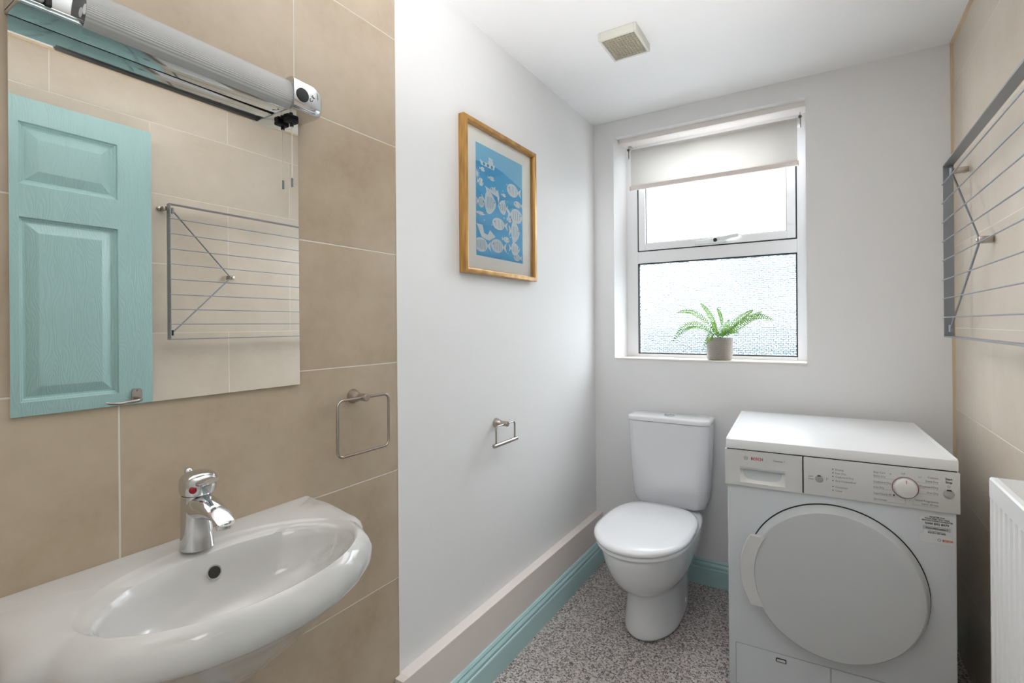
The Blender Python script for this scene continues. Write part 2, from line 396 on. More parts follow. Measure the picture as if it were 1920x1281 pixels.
# ------------------------------------------------------------------ window
win = thing('window_1', 'white plastic casement window with open-able top sash and patterned lower pane', 'window', ((FX0+FX1)/2, FY, 1.055))
win['kind'] = 'structure'; del win['category']
def ring(m, x0, x1, z0, z1, t, ya, yb, bev=.002):
    m.box(x0, x0+t, ya, yb, z0, z1, bev).box(x1-t, x1, ya, yb, z0, z1, bev).box(x0+t, x1-t, ya, yb, z0, z0+t, bev).box(x0+t, x1-t, ya, yb, z1-t, z1, bev)
m = MB()
m.box(FX0-.02, -.836, FY, FY+.06, 1.05, 2.175, .002).box(-.102, FX1+.012, FY, FY+.06, 1.05, 2.175, .002)
m.box(-.836, -.102, FY, FY+.06, 1.05, 1.0725, .002).box(-.836, -.102, FY, FY+.06, 1.547, 1.611, .002).box(-.836, -.102, FY, FY+.06, 2.135, 2.175, .002)
m.build('frame', UPVC, win)
m = MB(); ring(m, -.8335, -.1045, 1.6135, 2.132, .0, FY, FY+.01) if 0 else None
m.box(-.8375, -.8315, FY-.0006, FY+.02, 1.611, 2.135).box(-.1060, -.1005, FY-.0006, FY+.02, 1.611, 2.135).box(-.836, -.102, FY-.0006, FY+.02, 1.6095, 1.615)
m.build('sash_gasket', BLACK, win)
sash = MB(); ring(sash, -.8315, -.106, 1.615, 2.133, .036, FY-.004, FY+.03, .003)
sash = sash.build('sash', UPVC, win)
m = MB(); ring(m, -.7955, -.142, 1.651, 2.097, .0025, FY+.006, FY+.018, 0); m.build('glazing_seal', BLACK, sash)
MB().poly([(x, FY+.015, z) for x, z in ((-.7955, 1.651), (-.142, 1.651), (-.142, 2.097), (-.7955, 2.097))]).build('pane', PANE, sash)
h = MB().box(-.545, -.395, FY-.010, FY-.004, 1.622, 1.641, .003)
h.prism([(-.478, FY-.026, 1.622), (-.415, FY-.026, 1.620), (-.405, FY-.026, 1.630), (-.385, FY-.030, 1.634), (-.342, FY-.030, 1.641), (-.342, FY-.030, 1.655), (-.37, FY-.030, 1.654), (-.44, FY-.026, 1.646), (-.47, FY-.026, 1.642)], (0, .013, 0))
hd = h.build('sash_handle', UPVC, sash, bevel=.002)
MB().lathe([(.009, 0), (.009, .003), (.007, .004)], (-.446, FY-.0265, 1.634), (0, -1, 0), 20).build('lock_button', BLACK, hd)
m = MB(); ring(m, -.837, -.101, 1.0715, 1.548, .0055, FY-.0004, FY+.02, 0); m.build('lower_seal', BLACK, win)
MB().poly([(x, FY+.014, z) for x, z in ((-.834, 1.075), (-.104, 1.075), (-.104, 1.545), (-.834, 1.545))]).build('obscured_pane', OBSC, win)

# outside world seen through the panes
struct(MB().box(-6, 5, YB+.3, 14, -.35, -.3).build('ground', mat('garden_paving', '#8f9496', .9, bump=.5, scale=4, vary=.2, vscale=2)))
struct(MB().box(-4, 4, 5.3, 5.4, -.3, 1.20).build('wall_backdrop_low', mat('grey_backdrop', '#6b7479', .9, bump=.4, scale=20, vary=.3)))  # added backdrop, toned to dim the foot of the patterned pane
gw = MB().box(-4, 4, 5.0, 5.2, -.3, .98)
for k in range(14): gw.box(-4+.58*k, -3.45+.58*k, 4.98, 5.22, .98, 1.01, .01)
struct(gw.build('wall_garden', mat('slate_blue_render', '#3a454d', .9, bump=.4, scale=30, vary=.2)))
struct(MB().box(-6, 5, 7.0, 7.2, -.3, 2.30).build('wall_backdrop', mat('pale_backdrop', '#a3a9ab', .9, bump=.4, scale=12, vary=.5, vscale=1.6)))  # backdrop wall added to lower the brightness behind the lower pane
struct(MB().box(-.9, 4, 6.9, 7.0, 1.78, 2.02).build('trim_7', mat('dark_backdrop_band', '#5d656b', .7)), 'dark band added on the backdrop wall outside')  # invented band, darkens the upper right of the lower pane

# ------------------------------------------------------------------ roller blind
bl = thing('roller_blind', 'white roller blind pulled a third of the way down the window', 'blind', (-.468, 2.545, 1.93))
BX0, BX1 = -.855, -.082
MB().cyl((BX0+.004, 2.548, 2.112), (BX1-.002, 2.548, 2.112), .021, 32).build('roller', BLIND, bl, smooth=40)
f = []
for k in range(9):
    a = PI*(.5+k/8*.55); f.append((2.548+math.cos(a)*.0215, 2.112+math.sin(a)*.0215))
f += [(2.527, 2.05), (2.5275, 2.0), (2.528, 1.95), (2.5285, 1.938)]
m = MB(); m.loft([[(BX0+.012+.006*0, y, z) for y, z in f], [(BX1-.012, y, z) for y, z in f]], (False, False), closed=False)
fa = m.build('fabric', BLIND, bl, smooth=60); so = fa.modifiers.new('solid', 'SOLIDIFY'); so.thickness = .0008
MB().box(BX0+.010, BX1-.010, 2.522, 2.534, 1.917, 1.94, .004).build('bottom_bar', mat('blind_bar_sleeve', '#e5dbd6', .6), bl, smooth=40)
for x in (BX0+.009, BX1-.009):
    MB().box(x-.002, x+.002, 2.5215, 2.5345, 1.918, 1.939, .001).build('bar_end_cap', mat('yellowed_end_cap', '#c5a98c', .5), bl)
for x, s in ((BX0, -1), (BX1, 1)):
    br = MB().box(x-.003, x+.001, 2.528, 2.568, 2.095, 2.150, .001).box(x-.003, x+.012 if s < 0 else x+.001, 2.53, 2.566, 2.147, 2.150).build('bracket', mat('white_bracket', '#c9c5bf', .4), bl)
    MB().lathe([(.007, 0), (.007, .004), (.004, .006)], (x-.001, 2.548-.018, 2.13), (0, -1, 0), 12).build('bracket_screw', mat('bracket_pin', '#6f675f', .4, .6), br)
    MB().tube([(x+.001, 2.526, 2.125-.011*k) for k in range(5)], .0014, 6).build('control_hook', mat('hook_metal', '#77716b', .4, .6), br)

# ------------------------------------------------------------------ potted fern
pc = Vector((-.423, 2.547, 1.0552))
pl = thing('potted_fern', 'small green fern in a grey patterned pot on the window sill', 'plant', pc)
MB().lathe([(.048, 0), (.055, .003), (.0565, .012), (.0585, .06), (.0595, .1), (.0585, .104), (.055, .104), (.053, .098), (.052, .09)], pc, n=48).build('pot', POT, pl, smooth=50)
MB().lathe([(.052, 0), (.03, .004), (.001, .006)], pc+Vector((0, 0, .088)), n=24).build('soil', SOIL, pl, smooth=60)
def frond(tip, mid, wl, y0=0, nleaf=24, curl=False, start=0.14, drop=0):
    b0 = pc+Vector((random.uniform(-.008, .008), random.uniform(-.008, .008), .092))
    tip = Vector(tip); mid = Vector(mid)
    ctrl = mid*2-(b0+tip)*.5
    path = bez(b0, ctrl, tip, 30)
    m = MB(); m.tube(path, [.0014*(1-.7*k/30) for k in range(31)], 6)
    if curl:
        c0 = path[-1]; sp = [c0+Vector((.010*(1-k/18)*math.cos(PI-k*.55)+.010, 0, .010*(1-k/18)*math.sin(PI-k*.55))) for k in range(16)]
        m.tube([c0]+sp[1:], .0012, 6)
    side0 = Vector((0, 1, 0))
    for k in range(nleaf):
        t = start+(1-start)*(k+.5)/nleaf; i = min(29, int(t*30)); p = path[i].lerp(path[i+1], t*30-i)
        tg = (path[i+1]-path[i]).normalized(); up = tg.cross(side0).normalized(); sd = up.cross(tg).normalized()
        L = wl*math.sin(PI*min(1, (t-start)/(1-start)*.85+.15))**.8+.002
        for s in (-1, 1):
            # pinnae: splay both in view plane and toward the room
            dirv = (up*s*.80+sd*s*.55+tg*.45).normalized()
            wv = (tg - dirv*tg.dot(dirv)).normalized(); nrm = dirv.cross(wv); wd = .0031
            a = [p, p+dirv*L*.3+wv*wd, p+dirv*L*.7+wv*wd*.8-nrm*.001, p+dirv*L+wv*.0004-nrm*.002, p+dirv*L*.7-wv*wd*.6-nrm*.001, p+dirv*L*.3-wv*wd]
            m.poly(a)
    return m.build('frond', LEAF, pl)
Yp = 2.545
frond((-.502, 2.52, 1.325), (-.456, Yp, 1.25), .020)
frond((-.430, 2.53, 1.298), (-.412, Yp, 1.235), .013, curl=True, nleaf=14, start=.4)
frond((-.610, 2.50, 1.280), (-.515, 2.53, 1.268), .018)
frond((-.625, 2.49, 1.142), (-.535, 2.52, 1.222), .026)
frond((-.277, 2.55, 1.288), (-.350, Yp, 1.235), .022)
frond((-.238, 2.52, 1.280), (-.325, 2.53, 1.222), .026)
frond((-.190, 2.50, 1.240), (-.300, 2.52, 1.248), .022)
frond((-.342, 2.56, 1.182), (-.385, Yp, 1.190), .018, nleaf=12)
frond((-.478, 2.470, 1.122), (-.440, 2.50, 1.180), .024, nleaf=16)
frond((-.370, 2.470, 1.20), (-.405, 2.51, 1.205), .024, nleaf=14)
frond((-.455, 2.575, 1.235), (-.445, 2.56, 1.20), .018, nleaf=12)
frond((-.385, 2.575, 1.245), (-.40, 2.56, 1.20), .018, nleaf=12)

# ------------------------------------------------------------------ ceiling vent
vt = thing('ceiling_vent', 'cream square egg-crate extractor grille on the ceiling', 'vent', (-.617, 1.785, ZC))
vx0, vx1, vy0, vy1, vz = -.687, -.548, 1.707, 1.875, 2.250
m = MB(); t_ = .009
for a in ((vx0, vx0+t_, vy0, vy1), (vx1-t_, vx1, vy0, vy1), (vx0+t_, vx1-t_, vy0, vy0+t_), (vx0+t_, vx1-t_, vy1-t_, vy1)): m.box(*a, vz, ZC-.0005, .0015)
m.build('housing', CREAM, vt)
m = MB(); n = 11
for k in range(1, n): m.box(vx0+t_+(vx1-vx0-2*t_)*k/n-.0007, vx0+t_+(vx1-vx0-2*t_)*k/n+.0007, vy0+t_, vy1-t_, vz+.001, vz+.012)
for k in range(1, n): m.box(vx0+t_, vx1-t_, vy0+t_+(vy1-vy0-2*t_)*k/n-.0008, vy0+t_+(vy1-vy0-2*t_)*k/n+.0008, vz+.001, vz+.012)
m.build('grille', mat('grille_cream', '#bdb6a4', .5), vt)
MB().box(vx0+t_, vx1-t_, vy0+t_, vy1-t_, vz+.020, vz+.0212).build('duct_opening', GRILD, vt)  # near-black sheet stands for the shade inside the duct

# ------------------------------------------------------------------ mirror and light
mx = XL+.006
MG = mx+.006
mir = thing('wall_mirror', 'frameless rectangular mirror on the tiled wall above the basin', 'mirror', (mx, .475, 1.096))
MB().box(mx+.0002, MG-.0005, .236, .714, 1.097, 1.690).build('backing', mat('mirror_edge', '#c8cac8', .3), mir)
MB().box(MG-.0005, MG, .235, .715, 1.096, 1.691).build('glass', MIRR, mir)

lt = thing('shaver_light', 'chrome strip light with ribbed diffuser above the mirror', 'light', (mx, .475, 1.69))
# body is drawn as a D section swept along Y
def dsec(y, x0, x1, z0, z1, r, n=8):
    pts = [(x0, z0)]
    for k in range(n+1):
        a = -PI/2+PI/2*k/n; pts.append((x1-r+r*math.cos(a), z0+r+r*math.sin(a)))
    for k in range(n+1):
        a = PI/2*k/n; pts.append((x1-r+r*math.cos(a), z1-r+r*math.sin(a)))
    pts.append((x0, z1)); return [(x, y, z) for x, z in pts]
m = MB(); m.loft([dsec(y, mx+.0002, -.976, 1.697, 1.752, .004) for y in (.232, .66)]); m.box(mx+.0002, -.963, .232, .66, 1.6915, 1.6965, .002)
m.build('housing', CHROME, lt, smooth=40)
MB().cyl((-.9665, .235, 1.6995), (-.9665, .655, 1.6995), .003, 10).build('bottom_rail', CHROME, lt, smooth=40)
MB().box(-.972, -.962, .232, .262, 1.704, 1.748, .003).build('lamp_holder', mat('white_lamp_holder', '#d8d8d4', .4), lt)
MB().box(-.972, -.960, .262, .270, 1.700, 1.748, .002).build('lamp_contact', BLACK, lt)
# diffuser: curved ribbed cover
def arc(y, th=0):
    out = []
    for k in range(17):
        a = -1.15+2.45*k/16
        out.append((-.972+.002+(.026-th)*math.cos(a), y, 1.719+(.034-th)*math.sin(a)))
    return out
m = MB(); m.loft([arc(y)+arc(y, .0015)[::-1] for y in (.305, .42, .54, .652)], (True, True))
m.build('diffuser', DIFF, lt, smooth=50)
MB().cyl((-.968, .31, 1.722), (-.968, .65, 1.722), .008, 16).build('tube_lamp', mat('frosted_tube', '#e4e4e2', .3), lt, smooth=40)
m = MB()
m.loft([dsec(y, mx+.0002, -.940-dx, 1.689+dz*.6, 1.757-dz, r) for y, dx, dz, r in ((.652, 0, 0, .012), (.70, 0, 0, .014), (.718, .004, .003, .016), (.729, .012, .009, .018), (.734, .024, .018, .02))])
cap = m.build('end_cap', CHROME, lt, smooth=50)
MB().lathe([(.0145, 0), (.0145, .0015), (.0125, .0022)], (-.9402, .672, 1.7215), (1, 0, 0), 28).xf(Matrix.Identity(4)).build('socket_cover', BLACK, cap, smooth=40)
MB().text('C E', .011, (-.9395, .694, 1.713), (0, .55, .84), (0, -.84, .55), ex=.0001).build('marking', INKD, cap)
cd = MB().box(-1.010, -.992, .672, .700, 1.680, 1.690, .003).cyl((-1.0016, .688, 1.673), (-1.0016, .688, 1.681), .004).build('cord_outlet', BLACK, lt)
MB().cyl((-1.0016, .688, 1.557), (-1.0016, .688, 1.674), .0010, 6).build('pull_cord', mat('white_cord', '#efe6d6', .7), cd)
MB().cyl((-1.0016, .688, 1.539), (-1.0016, .688, 1.558), .0024, 12).build('cord_weight', mat('grey_cord_pull', '#7f8785', .3, .7), cd, smooth=40)

# ------------------------------------------------------------------ towel ring and paper holder
def holder(name, label, cat, x0, yc, zc, w, hgt, rw, bar=False):
    h = thing(name, label, cat, (x0, yc, zc))
    MB().lathe([(.0185, 0), (.0185, .003), (.011, .022), (.0085, .026), (.0085, .030)], (x0, yc, zc), (1, 0, 0), 28).build('wall_rose', NICKEL, h, smooth=40)
    MB().lathe([(.009, .028), (.0095, .030), (.0095, .052), (.0085, .0535)], (x0, yc, zc), (1, 0, 0), 24).build('knob', NICKEL, h, smooth=40)
    xr = x0+.043
    if not bar:
        P = [(xr, yc+a, zc-hgt/2+b) for a, b in rrect(w, hgt, .016, 6)]
        MB().tube(P, rw, 10, closed=True).build('ring', NICKEL, h, smooth=60)
    else:
        P = [(xr, yc-w/2, zc-hgt)]
        for k in range(7):
            a = PI-PI/2*k/6; P.append((xr, yc-w/2+.012+.012*math.cos(a), zc-.012+.012*math.sin(a)))
        for k in range(7):
            a = PI/2-PI/2*k/6; P.append((xr, yc+w/2-.012+.012*math.cos(a), zc-.012+.012*math.sin(a)))
        P.append((xr, yc+w/2, zc-hgt))
        MB().tube(P, rw, 10).build('ring', NICKEL, h, smooth=60)
        MB().lathe([(.0066, 0), (.0075, .001), (.0075, w+.029), (.0066, w+.03)], (xr, yc-w/2-.015, zc-hgt-.003), (0, 1, 0), 20).build('roll_bar', NICKEL, h, smooth=40)
    return h
holder('towel_ring', 'square brushed nickel towel ring on the beige tiles', 'towel ring', mx, .871, 1.049, .164, .136, .0036)
holder('paper_holder', 'small empty nickel toilet paper holder on the white wall', 'paper holder', XL, 1.535, .868, .125, .064, .0032, True)

# ------------------------------------------------------------------ framed picture
px = XL
FY0, FY1, FZ0, FZ1 = 1.325, 1.812, 1.405, 1.935
pic = thing('framed_print', 'blue underwater fish print in a golden wooden frame on white wall', 'picture', (px, (FY0+FY1)/2, FZ0))
prof = [(0, 0), (0, .022), (.003, .027), (.010, .029), (.016, .027), (.019, .022), (.019, .010), (.019, 0)]
m = MB(); cs = [(FY0, FZ0, 1, 1), (FY1, FZ0, -1, 1), (FY1, FZ1, -1, -1), (FY0, FZ1, 1, -1)]
rings = [[(px+d, cy+sy*i, cz+sz*i) for i, d in prof] for cy, cz, sy, sz in cs]
m.loft(rings+[rings[0]], (False, False)); m.build('frame', PINE, pic, smooth=35)
MB().box(px+.001, px+.006, FY0+.012, FY1-.012, FZ0+.012, FZ1-.012).build('mount', MATTB, pic)
AY0, AY1, AZ0, AZ1 = 1.413, 1.728, 1.473, 1.868
xa = px+.0064
def art_mat():
    t = NT('blue_screen_print'); P, xyz = t.pos(); y, z = xyz[1], xyz[2]
    n = t.new('ShaderNodeTexNoise', Scale=9., Detail=3.); t.link(P, n.inputs[0])
    sea = t.math('ADD', 1.800, t.math('MULTIPLY', t.math('SINE', t.math('MULTIPLY', t.math('SUBTRACT', y, 1.40), 12.)), .016))
    sky = t.math('GREATER_THAN', z, t.math('SUBTRACT', sea, t.math('MULTIPLY', t.math('SUBTRACT', y, 1.41), .06)))
    deep = t.mix(n.outputs[0], srgb('#3fa4dd'), srgb('#68bce9'))
    wv = t.math('GREATER_THAN', t.math('SINE', t.math('ADD', t.math('MULTIPLY', z, 60.), t.math('MULTIPLY', t.math('SINE', t.math('MULTIPLY', y, 18.)), 1.6))), .55)
    deep2 = t.mix(t.math('MULTIPLY', wv, .35), deep, srgb('#2b90cf'))
    b = t.new('ShaderNodeBsdfPrincipled', Roughness=.7); t.link(t.mix(sky, deep2, srgb('#8ac8ea')), b.inputs['Base Color'])
    t.link(b.outputs[0], t.out.inputs[0]); return t.m
pr = MB().box(px+.006, xa, AY0, AY1, AZ0, AZ1).build('print', art_mat(), pic)
def P2(u, v, d=0): return (xa+.0002+d, AY0+u*(AY1-AY0), AZ0+v*(AZ1-AZ0))
class PrintMB(MB):
    # every printed shape sits a hair above the one before it
    def poly(s, pts):
        s.k = getattr(s, 'k', 0)+1; return MB.poly(s, [(p[0]+s.base+s.k*3.5e-6, p[1], p[2]) for p in pts])
wf = PrintMB(); wf.base = 0; lf = PrintMB(); lf.base = .0009
asp = (AY1-AY0)/(AZ1-AZ0)
def fish(u, v, L, hh, flip=1, stripes=5, kind=0):
    n = 24; top = []; 
    pts = []
    for k in range(n):
        a = 2*PI*k/n; x = math.cos(a)*L*.38; y = math.sin(a)*hh*.5*(1 if kind == 0 else (1.25-.5*math.cos(a)))
        pts.append((u+flip*(x+L*.1), v+y*asp))
    wf.poly([P2(*p) for p in pts])
    wf.poly([P2(u-flip*L*.24, v, .0001), P2(u-flip*L*.5, v+hh*.38*asp, .0001), P2(u-flip*L*.44, v, .0001), P2(u-flip*L*.5, v-hh*.38*asp, .0001)])
    if kind: wf.poly([P2(u-flip*L*.1, v+hh*.4*asp, .0001), P2(u-flip*L*.22, v+hh*.8*asp, .0001), P2(u+flip*L*.2, v+hh*.45*asp, .0001)])
    for k in range(stripes):
        xx = -.15+.42*k/max(1, stripes-1); hl = hh*.34*math.sqrt(max(.05, 1-(xx/.4)**2))
        lf.poly([P2(u+flip*(xx*L), v-hl*asp, .0002), P2(u+flip*(xx*L+.006), v-hl*asp, .0002), P2(u+flip*(xx*L+.018), v+hl*asp, .0002), P2(u+flip*(xx*L+.012), v+hl*asp, .0002)])
    lf.poly([P2(u+flip*(.36*L)+.010*math.cos(a), v+hh*.08+.010*math.sin(a)*asp, .0003) for a in [2*PI*k/8 for k in range(8)]])
for f_ in ((.80, .70, .34, .16, -1, 3, 0), (.12, .78, .12, .05, 1, 0, 0), (.30, .73, .15, .05, 1, 2, 0), (.08, .66, .13, .09, 1, 2, 0), (.25, .50, .30, .20, 1, 6, 1), (.55, .50, .22, .13, -1, 3, 1),
           (.82, .46, .36, .18, 1, 4, 0), (.90, .58, .22, .08, -1, 2, 0), (.48, .33, .34, .14, -1, 3, 0), (.80, .30, .26, .20, 1, 4, 1), (.60, .20, .18, .07, 1, 2, 0), (.12, .10, .34, .16, -1, 7, 0),
           (.45, .12, .34, .16, -1, 5, 0), (.80, .13, .26, .12, 1, 4, 1), (.07, .38, .2, .04, 1, 1, 0), (.08, .48, .16, .12, 1, 4, 0), (.88, .05, .2, .09, -1, 4, 0), (.36, .63, .17, .06, -1, 3, 0), (.56, .62, .12, .04, 1, 0, 0), (.68, .40, .12, .06, 1, 1, 0)):
    fish(*f_)
# whale shape, swimmer and little boat
wf.poly([P2(*p) for p in ((.0, .28), (.06, .22), (.10, .17), (.25, .15), (.38, .20), (.27, .25), (.22, .20), (.15, .21), (.12, .28))])
wf.poly([P2(*p) for p in ((.16, .64), (.30, .62), (.44, .64), (.47, .58), (.45, .52), (.42, .58), (.30, .595), (.2, .62))])
wf.poly([P2(*p) for p in ((.07, .865), (.10, .815), (.36, .815), (.38, .86), (.24, .855), (.12, .85))])
wf.poly([P2(*p, .0001) for p in ((.24, .855), (.24, .885), (.34, .885), (.34, .858))]); wf.poly([P2(*p, .0001) for p in ((.25, .89), (.25, .915), (.33, .908), (.33, .885))])
for u in (.15, .23, .31):
    lf.poly([P2(u+.020*math.cos(a), .832+.020*math.sin(a)*asp, .0002) for a in [2*PI*k/12 for k in range(12)]])
    wf.poly([P2(u+.010*math.cos(a), .832+.010*math.sin(a)*asp, .0004) for a in [2*PI*k/10 for k in range(10)]])
for k in range(13):
    a = -PI/2+PI*k/12; c0 = (.004, .72); q0 = (.006*math.sin(a), -.006*math.cos(a)); wf.poly([P2(c0[0]-q0[0], c0[1]-q0[1], .0001), P2(c0[0]+(.09 if k % 2 else .06)*math.cos(a), c0[1]+(.09 if k % 2 else .06)*math.sin(a)*asp, .0001), P2(c0[0]+q0[0], c0[1]+q0[1], .0001)])
for k in range(26):
    u, v = random.uniform(.05, .95), random.uniform(.03, .74); r = random.uniform(.005, .013)
    wf.poly([P2(u+r*math.cos(a), v+r*.5*math.sin(a)) for a in [2*PI*k/8 for k in range(8)]])
# keep every shape inside the sheet
for mb in (wf, lf):
    for v in mb.b.verts: v.co.y = min(max(v.co.y, AY0+.001), AY1-.001); v.co.z = min(max(v.co.z, AZ0+.001), AZ1-.001)
wf.build('fish_figures', mat('pale_print_ink', '#dfe9ee', .7, vary=.04), pr); lf.build('fish_lines', mat('mid_blue_ink', '#5f9dc0', .7), pr)
MB().poly([(px+.018, y, z) for y, z in ((FY0+.014, FZ0+.014), (FY1-.014, FZ0+.014), (FY1-.014, FZ1-.014), (FY0+.014, FZ1-.014))]).build('glass', PICGL, pic)

# ------------------------------------------------------------------ basin
SC = Vector((-.85, .465, 0))
half = [(-1.0235, .270), (-.98, .273), (-.92, .277), (-.875, .281), (-.852, .281), (-.838, .276), (-.827, .263), (-.820, .251), (-.808, .248), (-.785, .241), (-.755, .223), (-.722, .187), (-.690, .133), (-.668, .068), (-.660, 0)]
poly = [Vector((x, .465+d, 0)) for x, d in half] + [Vector((x, .465-d, 0)) for x, d in half[-2::-1]]
def ray_out(a, poly=poly):
    d = Vector((math.cos(a), math.sin(a))); best = 0
    n = len(poly)
    for i in range(n):
        p, q = poly[i]-SC, poly[(i+1) % n]-SC; e = q-p
        den = d.x*e.y-d.y*e.x
        if abs(den) < 1e-12: continue
        t = (p.x*e.y-p.y*e.x)/den; u = (p.x*d.y-p.y*d.x)/den
        if t > 0 and -1e-6 <= u <= 1+1e-6: best = max(best, t)
    return best
N = 288
angs = [2*PI*k/N for k in range(N)]
ca = math.atan2(.270, -1.0235-SC.x)
for s_ in (ca, -ca+2*PI):
    i = min(range(N), key=lambda k: abs(angs[k]-s_)); angs[i] = s_
Rout = [ray_out(a) for a in angs]
for _ in range(4):
    Rout = [Rout[i] if abs(angs[i]-PI) < 1.35 else (Rout[i-1]+2*Rout[i]+Rout[(i+1) % N])/4 for i in range(N)]
Rsm = list(Rout)
for _ in range(40):
    Rsm = [Rout[i] if abs(abs(angs[i]-PI)) < 1.35 else (Rsm[i-1]+2*Rsm[i]+Rsm[(i+1) % N])/4 for i in range(N)]
def ell(cx, rx, ry, a):
    # radius from SC to the ellipse centred (cx, .465)
    dx = cx-SC.x; c, s = math.cos(a), math.sin(a)
    A = c*c/rx**2+s*s/ry**2; B = -2*c*dx/rx**2; D = dx*dx/rx**2-1
    return (-B+math.sqrt(max(0, B*B-4*A*D)))/(2*A)
def rg(fn, zf, sm=0):
    out = []
    for i, a in enumerate(angs):
        r = fn(a, Rout[i]*(1-sm)+min(Rsm[i], Rout[i]+.003)*sm); out.append((SC.x+r*math.cos(a), SC.y+r*math.sin(a), zf(a) if callable(zf) else zf))
    return out
def fw(a):      # 0 along the wall side, 1 round the sides and the front
    side = min(1, max(0, (abs(a-PI)-ab)/.12))
    d = abs(a-PI); bow = min(1, max(0, (d-1.15)/.40))          # full rounding from the front corners onward
    return side*(.28+.72*bow*bow*(3-2*bow))
ab = abs(ca-PI) if ca > 0 else PI-abs(ca)
def lip(a): return ell(-.813, .1225, .199, a)
def ridge(a): return max(lip(a)+.003, ell(-.830, .137, .213, a))
def ins(c, f): return lambda a, R: R-max(.0003, min(c, (R-ridge(a))*f)*fw(a))
rings = [
    rg(lambda a, R: min(R, ell(-.90, .05, .07, a)), .640),
    rg(lambda a, R: min(R, ell(-.89, .09, .11, a)), .655),
    rg(lambda a, R: min(R-.001, ell(-.885, .120, .150, a)), .685),
    rg(lambda a, R: min(R-.001, ell(-.872, .150, .190, a)), .725),
    rg(lambda a, R: min(R-.014*fw(a)-.001, ell(-.865, .172, .215, a)), .755, 1),
    rg(lambda a, R: min(R-.013*fw(a)-.001, ell(-.862, .186, .232, a)), .770, 1),
    rg(ins(.012, .4), .776),
    rg(ins(.003, .1), .781),
    rg(lambda a, R: R, .789),
    rg(ins(.0015, .05), lambda a: .802+.022*(1-fw(a))),
    rg(ins(.008, .22), lambda a: .815+.014*(1-fw(a)), .1),
    rg(ins(.019, .48), lambda a: .826+.007*(1-fw(a)), .5),
    rg(ins(.032, .75), lambda a: .8325+.002*(1-fw(a)), 1),
    rg(lambda a, R: ridge(a)+.0035, .8350),
    rg(lambda a, R: ridge(a), .8335),
    rg(lambda a, R: max(lip(a)+.002, ridge(a)-.008), .8290),
    rg(lambda a, R: lip(a)+.001, .8265),
    rg(lambda a, R: lip(a)-.0008, .8235),
    rg(lambda a, R: ell(-.8135, .1195, .1955, a), .8200),
    rg(lambda a, R: ell(-.814, .1160, .1915, a), .8120),
    rg(lambda a, R: ell(-.815, .1120, .1860, a), .7980),
    rg(lambda a, R: ell(-.817, .103, .172, a), .767),
    rg(lambda a, R: ell(-.821, .086, .142, a), .737),
    rg(lambda a, R: ell(-.826, .050, .080, a), .716),
    rg(lambda a, R: ell(-.83, .030, .030, a), .711)]
bs = thing('wash_basin', 'white ceramic wash basin on the beige tiled wall', 'basin', (XL+.006, .465, .64))
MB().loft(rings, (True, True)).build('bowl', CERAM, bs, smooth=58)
MB().lathe([(.0, 0), (.0100, 0), (.0112, .0012), (.0125, .0022), (.0125, .0)], (-.9250, .475, .7915), (1, 0, .25), 24).build('overflow_rim', CERAM, bs, smooth=60)
MB().lathe([(.0098, 0), (.0098, .0028)], (-.9250, .475, .7915), (1, 0, .25), 24).build('overflow_hole', mat('dark_overflow', '#2c2822', .7), bs)
MB().lathe([(.020, 0), (.022, .002), (.015, .004), (.0, .005)], (-.83, .465, .7115), n=24).build('waste', CHROME, bs, smooth=60)
m = MB().cyl((-.90, .465, .52), (-.90, .465, .645), .016, 20).lathe([(.026, 0), (.034, .01), (.034, .06), (.024, .075)], (-.90, .465, .455), n=24).cyl((-1.024, .465, .50), (-.90, .465, .50), .014, 16)
m.build('bottle_trap', CHROME, bs, smooth=40)

# ------------------------------------------------------------------ basin tap
tx, ty, tz = -.957, .462, .8357
tap = thing('basin_mixer_tap', 'chrome single lever mixer tap on the wash basin', 'tap', (tx, ty, tz))
def ering(cx, cz, a, b, tilt=0, n=28, cy=None):
    # ellipse in a plane tilted about Y (tilt=0: horizontal)
    out = []
    for k in range(n):
        t = 2*PI*k/n; x, y = a*math.cos(t), b*math.sin(t)
        out.append((cx+x*math.cos(tilt), (cy or ty)+y, cz-x*math.sin(tilt)))
    return out
body = [ering(tx, tz, .029, .0265), ering(tx, tz+.004, .0285, .026), ering(tx, tz+.03, .027, .0245), ering(tx-.002, tz+.06, .0255, .0235), ering(tx-.001, tz+.080, .0255, .0240), ering(tx+.001, tz+.095, .0255, .0240)]
m = MB().loft(body)
sp = [(tx-.004, tz+.076, .031, .023, 1.30), (tx+.02, tz+.077, .024, .0215, 1.36), (tx+.045, tz+.077, .018, .0195, 1.33), (tx+.070, tz+.073, .0135, .0175, 1.25), (tx+.090, tz+.067, .010, .0155, 1.0), (tx+.097, tz+.062, .009, .0140, .5)]
m.loft([ering(a, b, c_, d, e) for a, b, c_, d, e in sp])
m.build('body', CHROME, tap, smooth=60)
MB().lathe([(.0118, 0), (.0124, .002), (.0124, .010), (.0105, .0115)], (tx+.091, ty, tz+.050), (-.18, 0, 1), 24).build('aerator', CHROME, tap, smooth=40)
MB().loft([ering(tx+.002, tz+.094, .0245, .0230), ering(tx+.002, tz+.099, .0245, .0230)]).build('cartridge_gap', BLACK, tap)
hd = [ering(tx+.004-.001, tz+0.0980, .0275, .0262, .05), ering(tx+.004, tz+0.1020, .030, .0285, .05), ering(tx+.004+.001, tz+0.1150, .0315, .029, .03), ering(tx+.004+.003, tz+0.1240, .0325, .0285, -.02), ering(tx+.004+.003, tz+0.1300, .029, .025, -.02), ering(tx+.004+.002, tz+0.1345, .021, .018, -.02), ering(tx+.004+.001, tz+0.1365, .009, .008, -.02)]
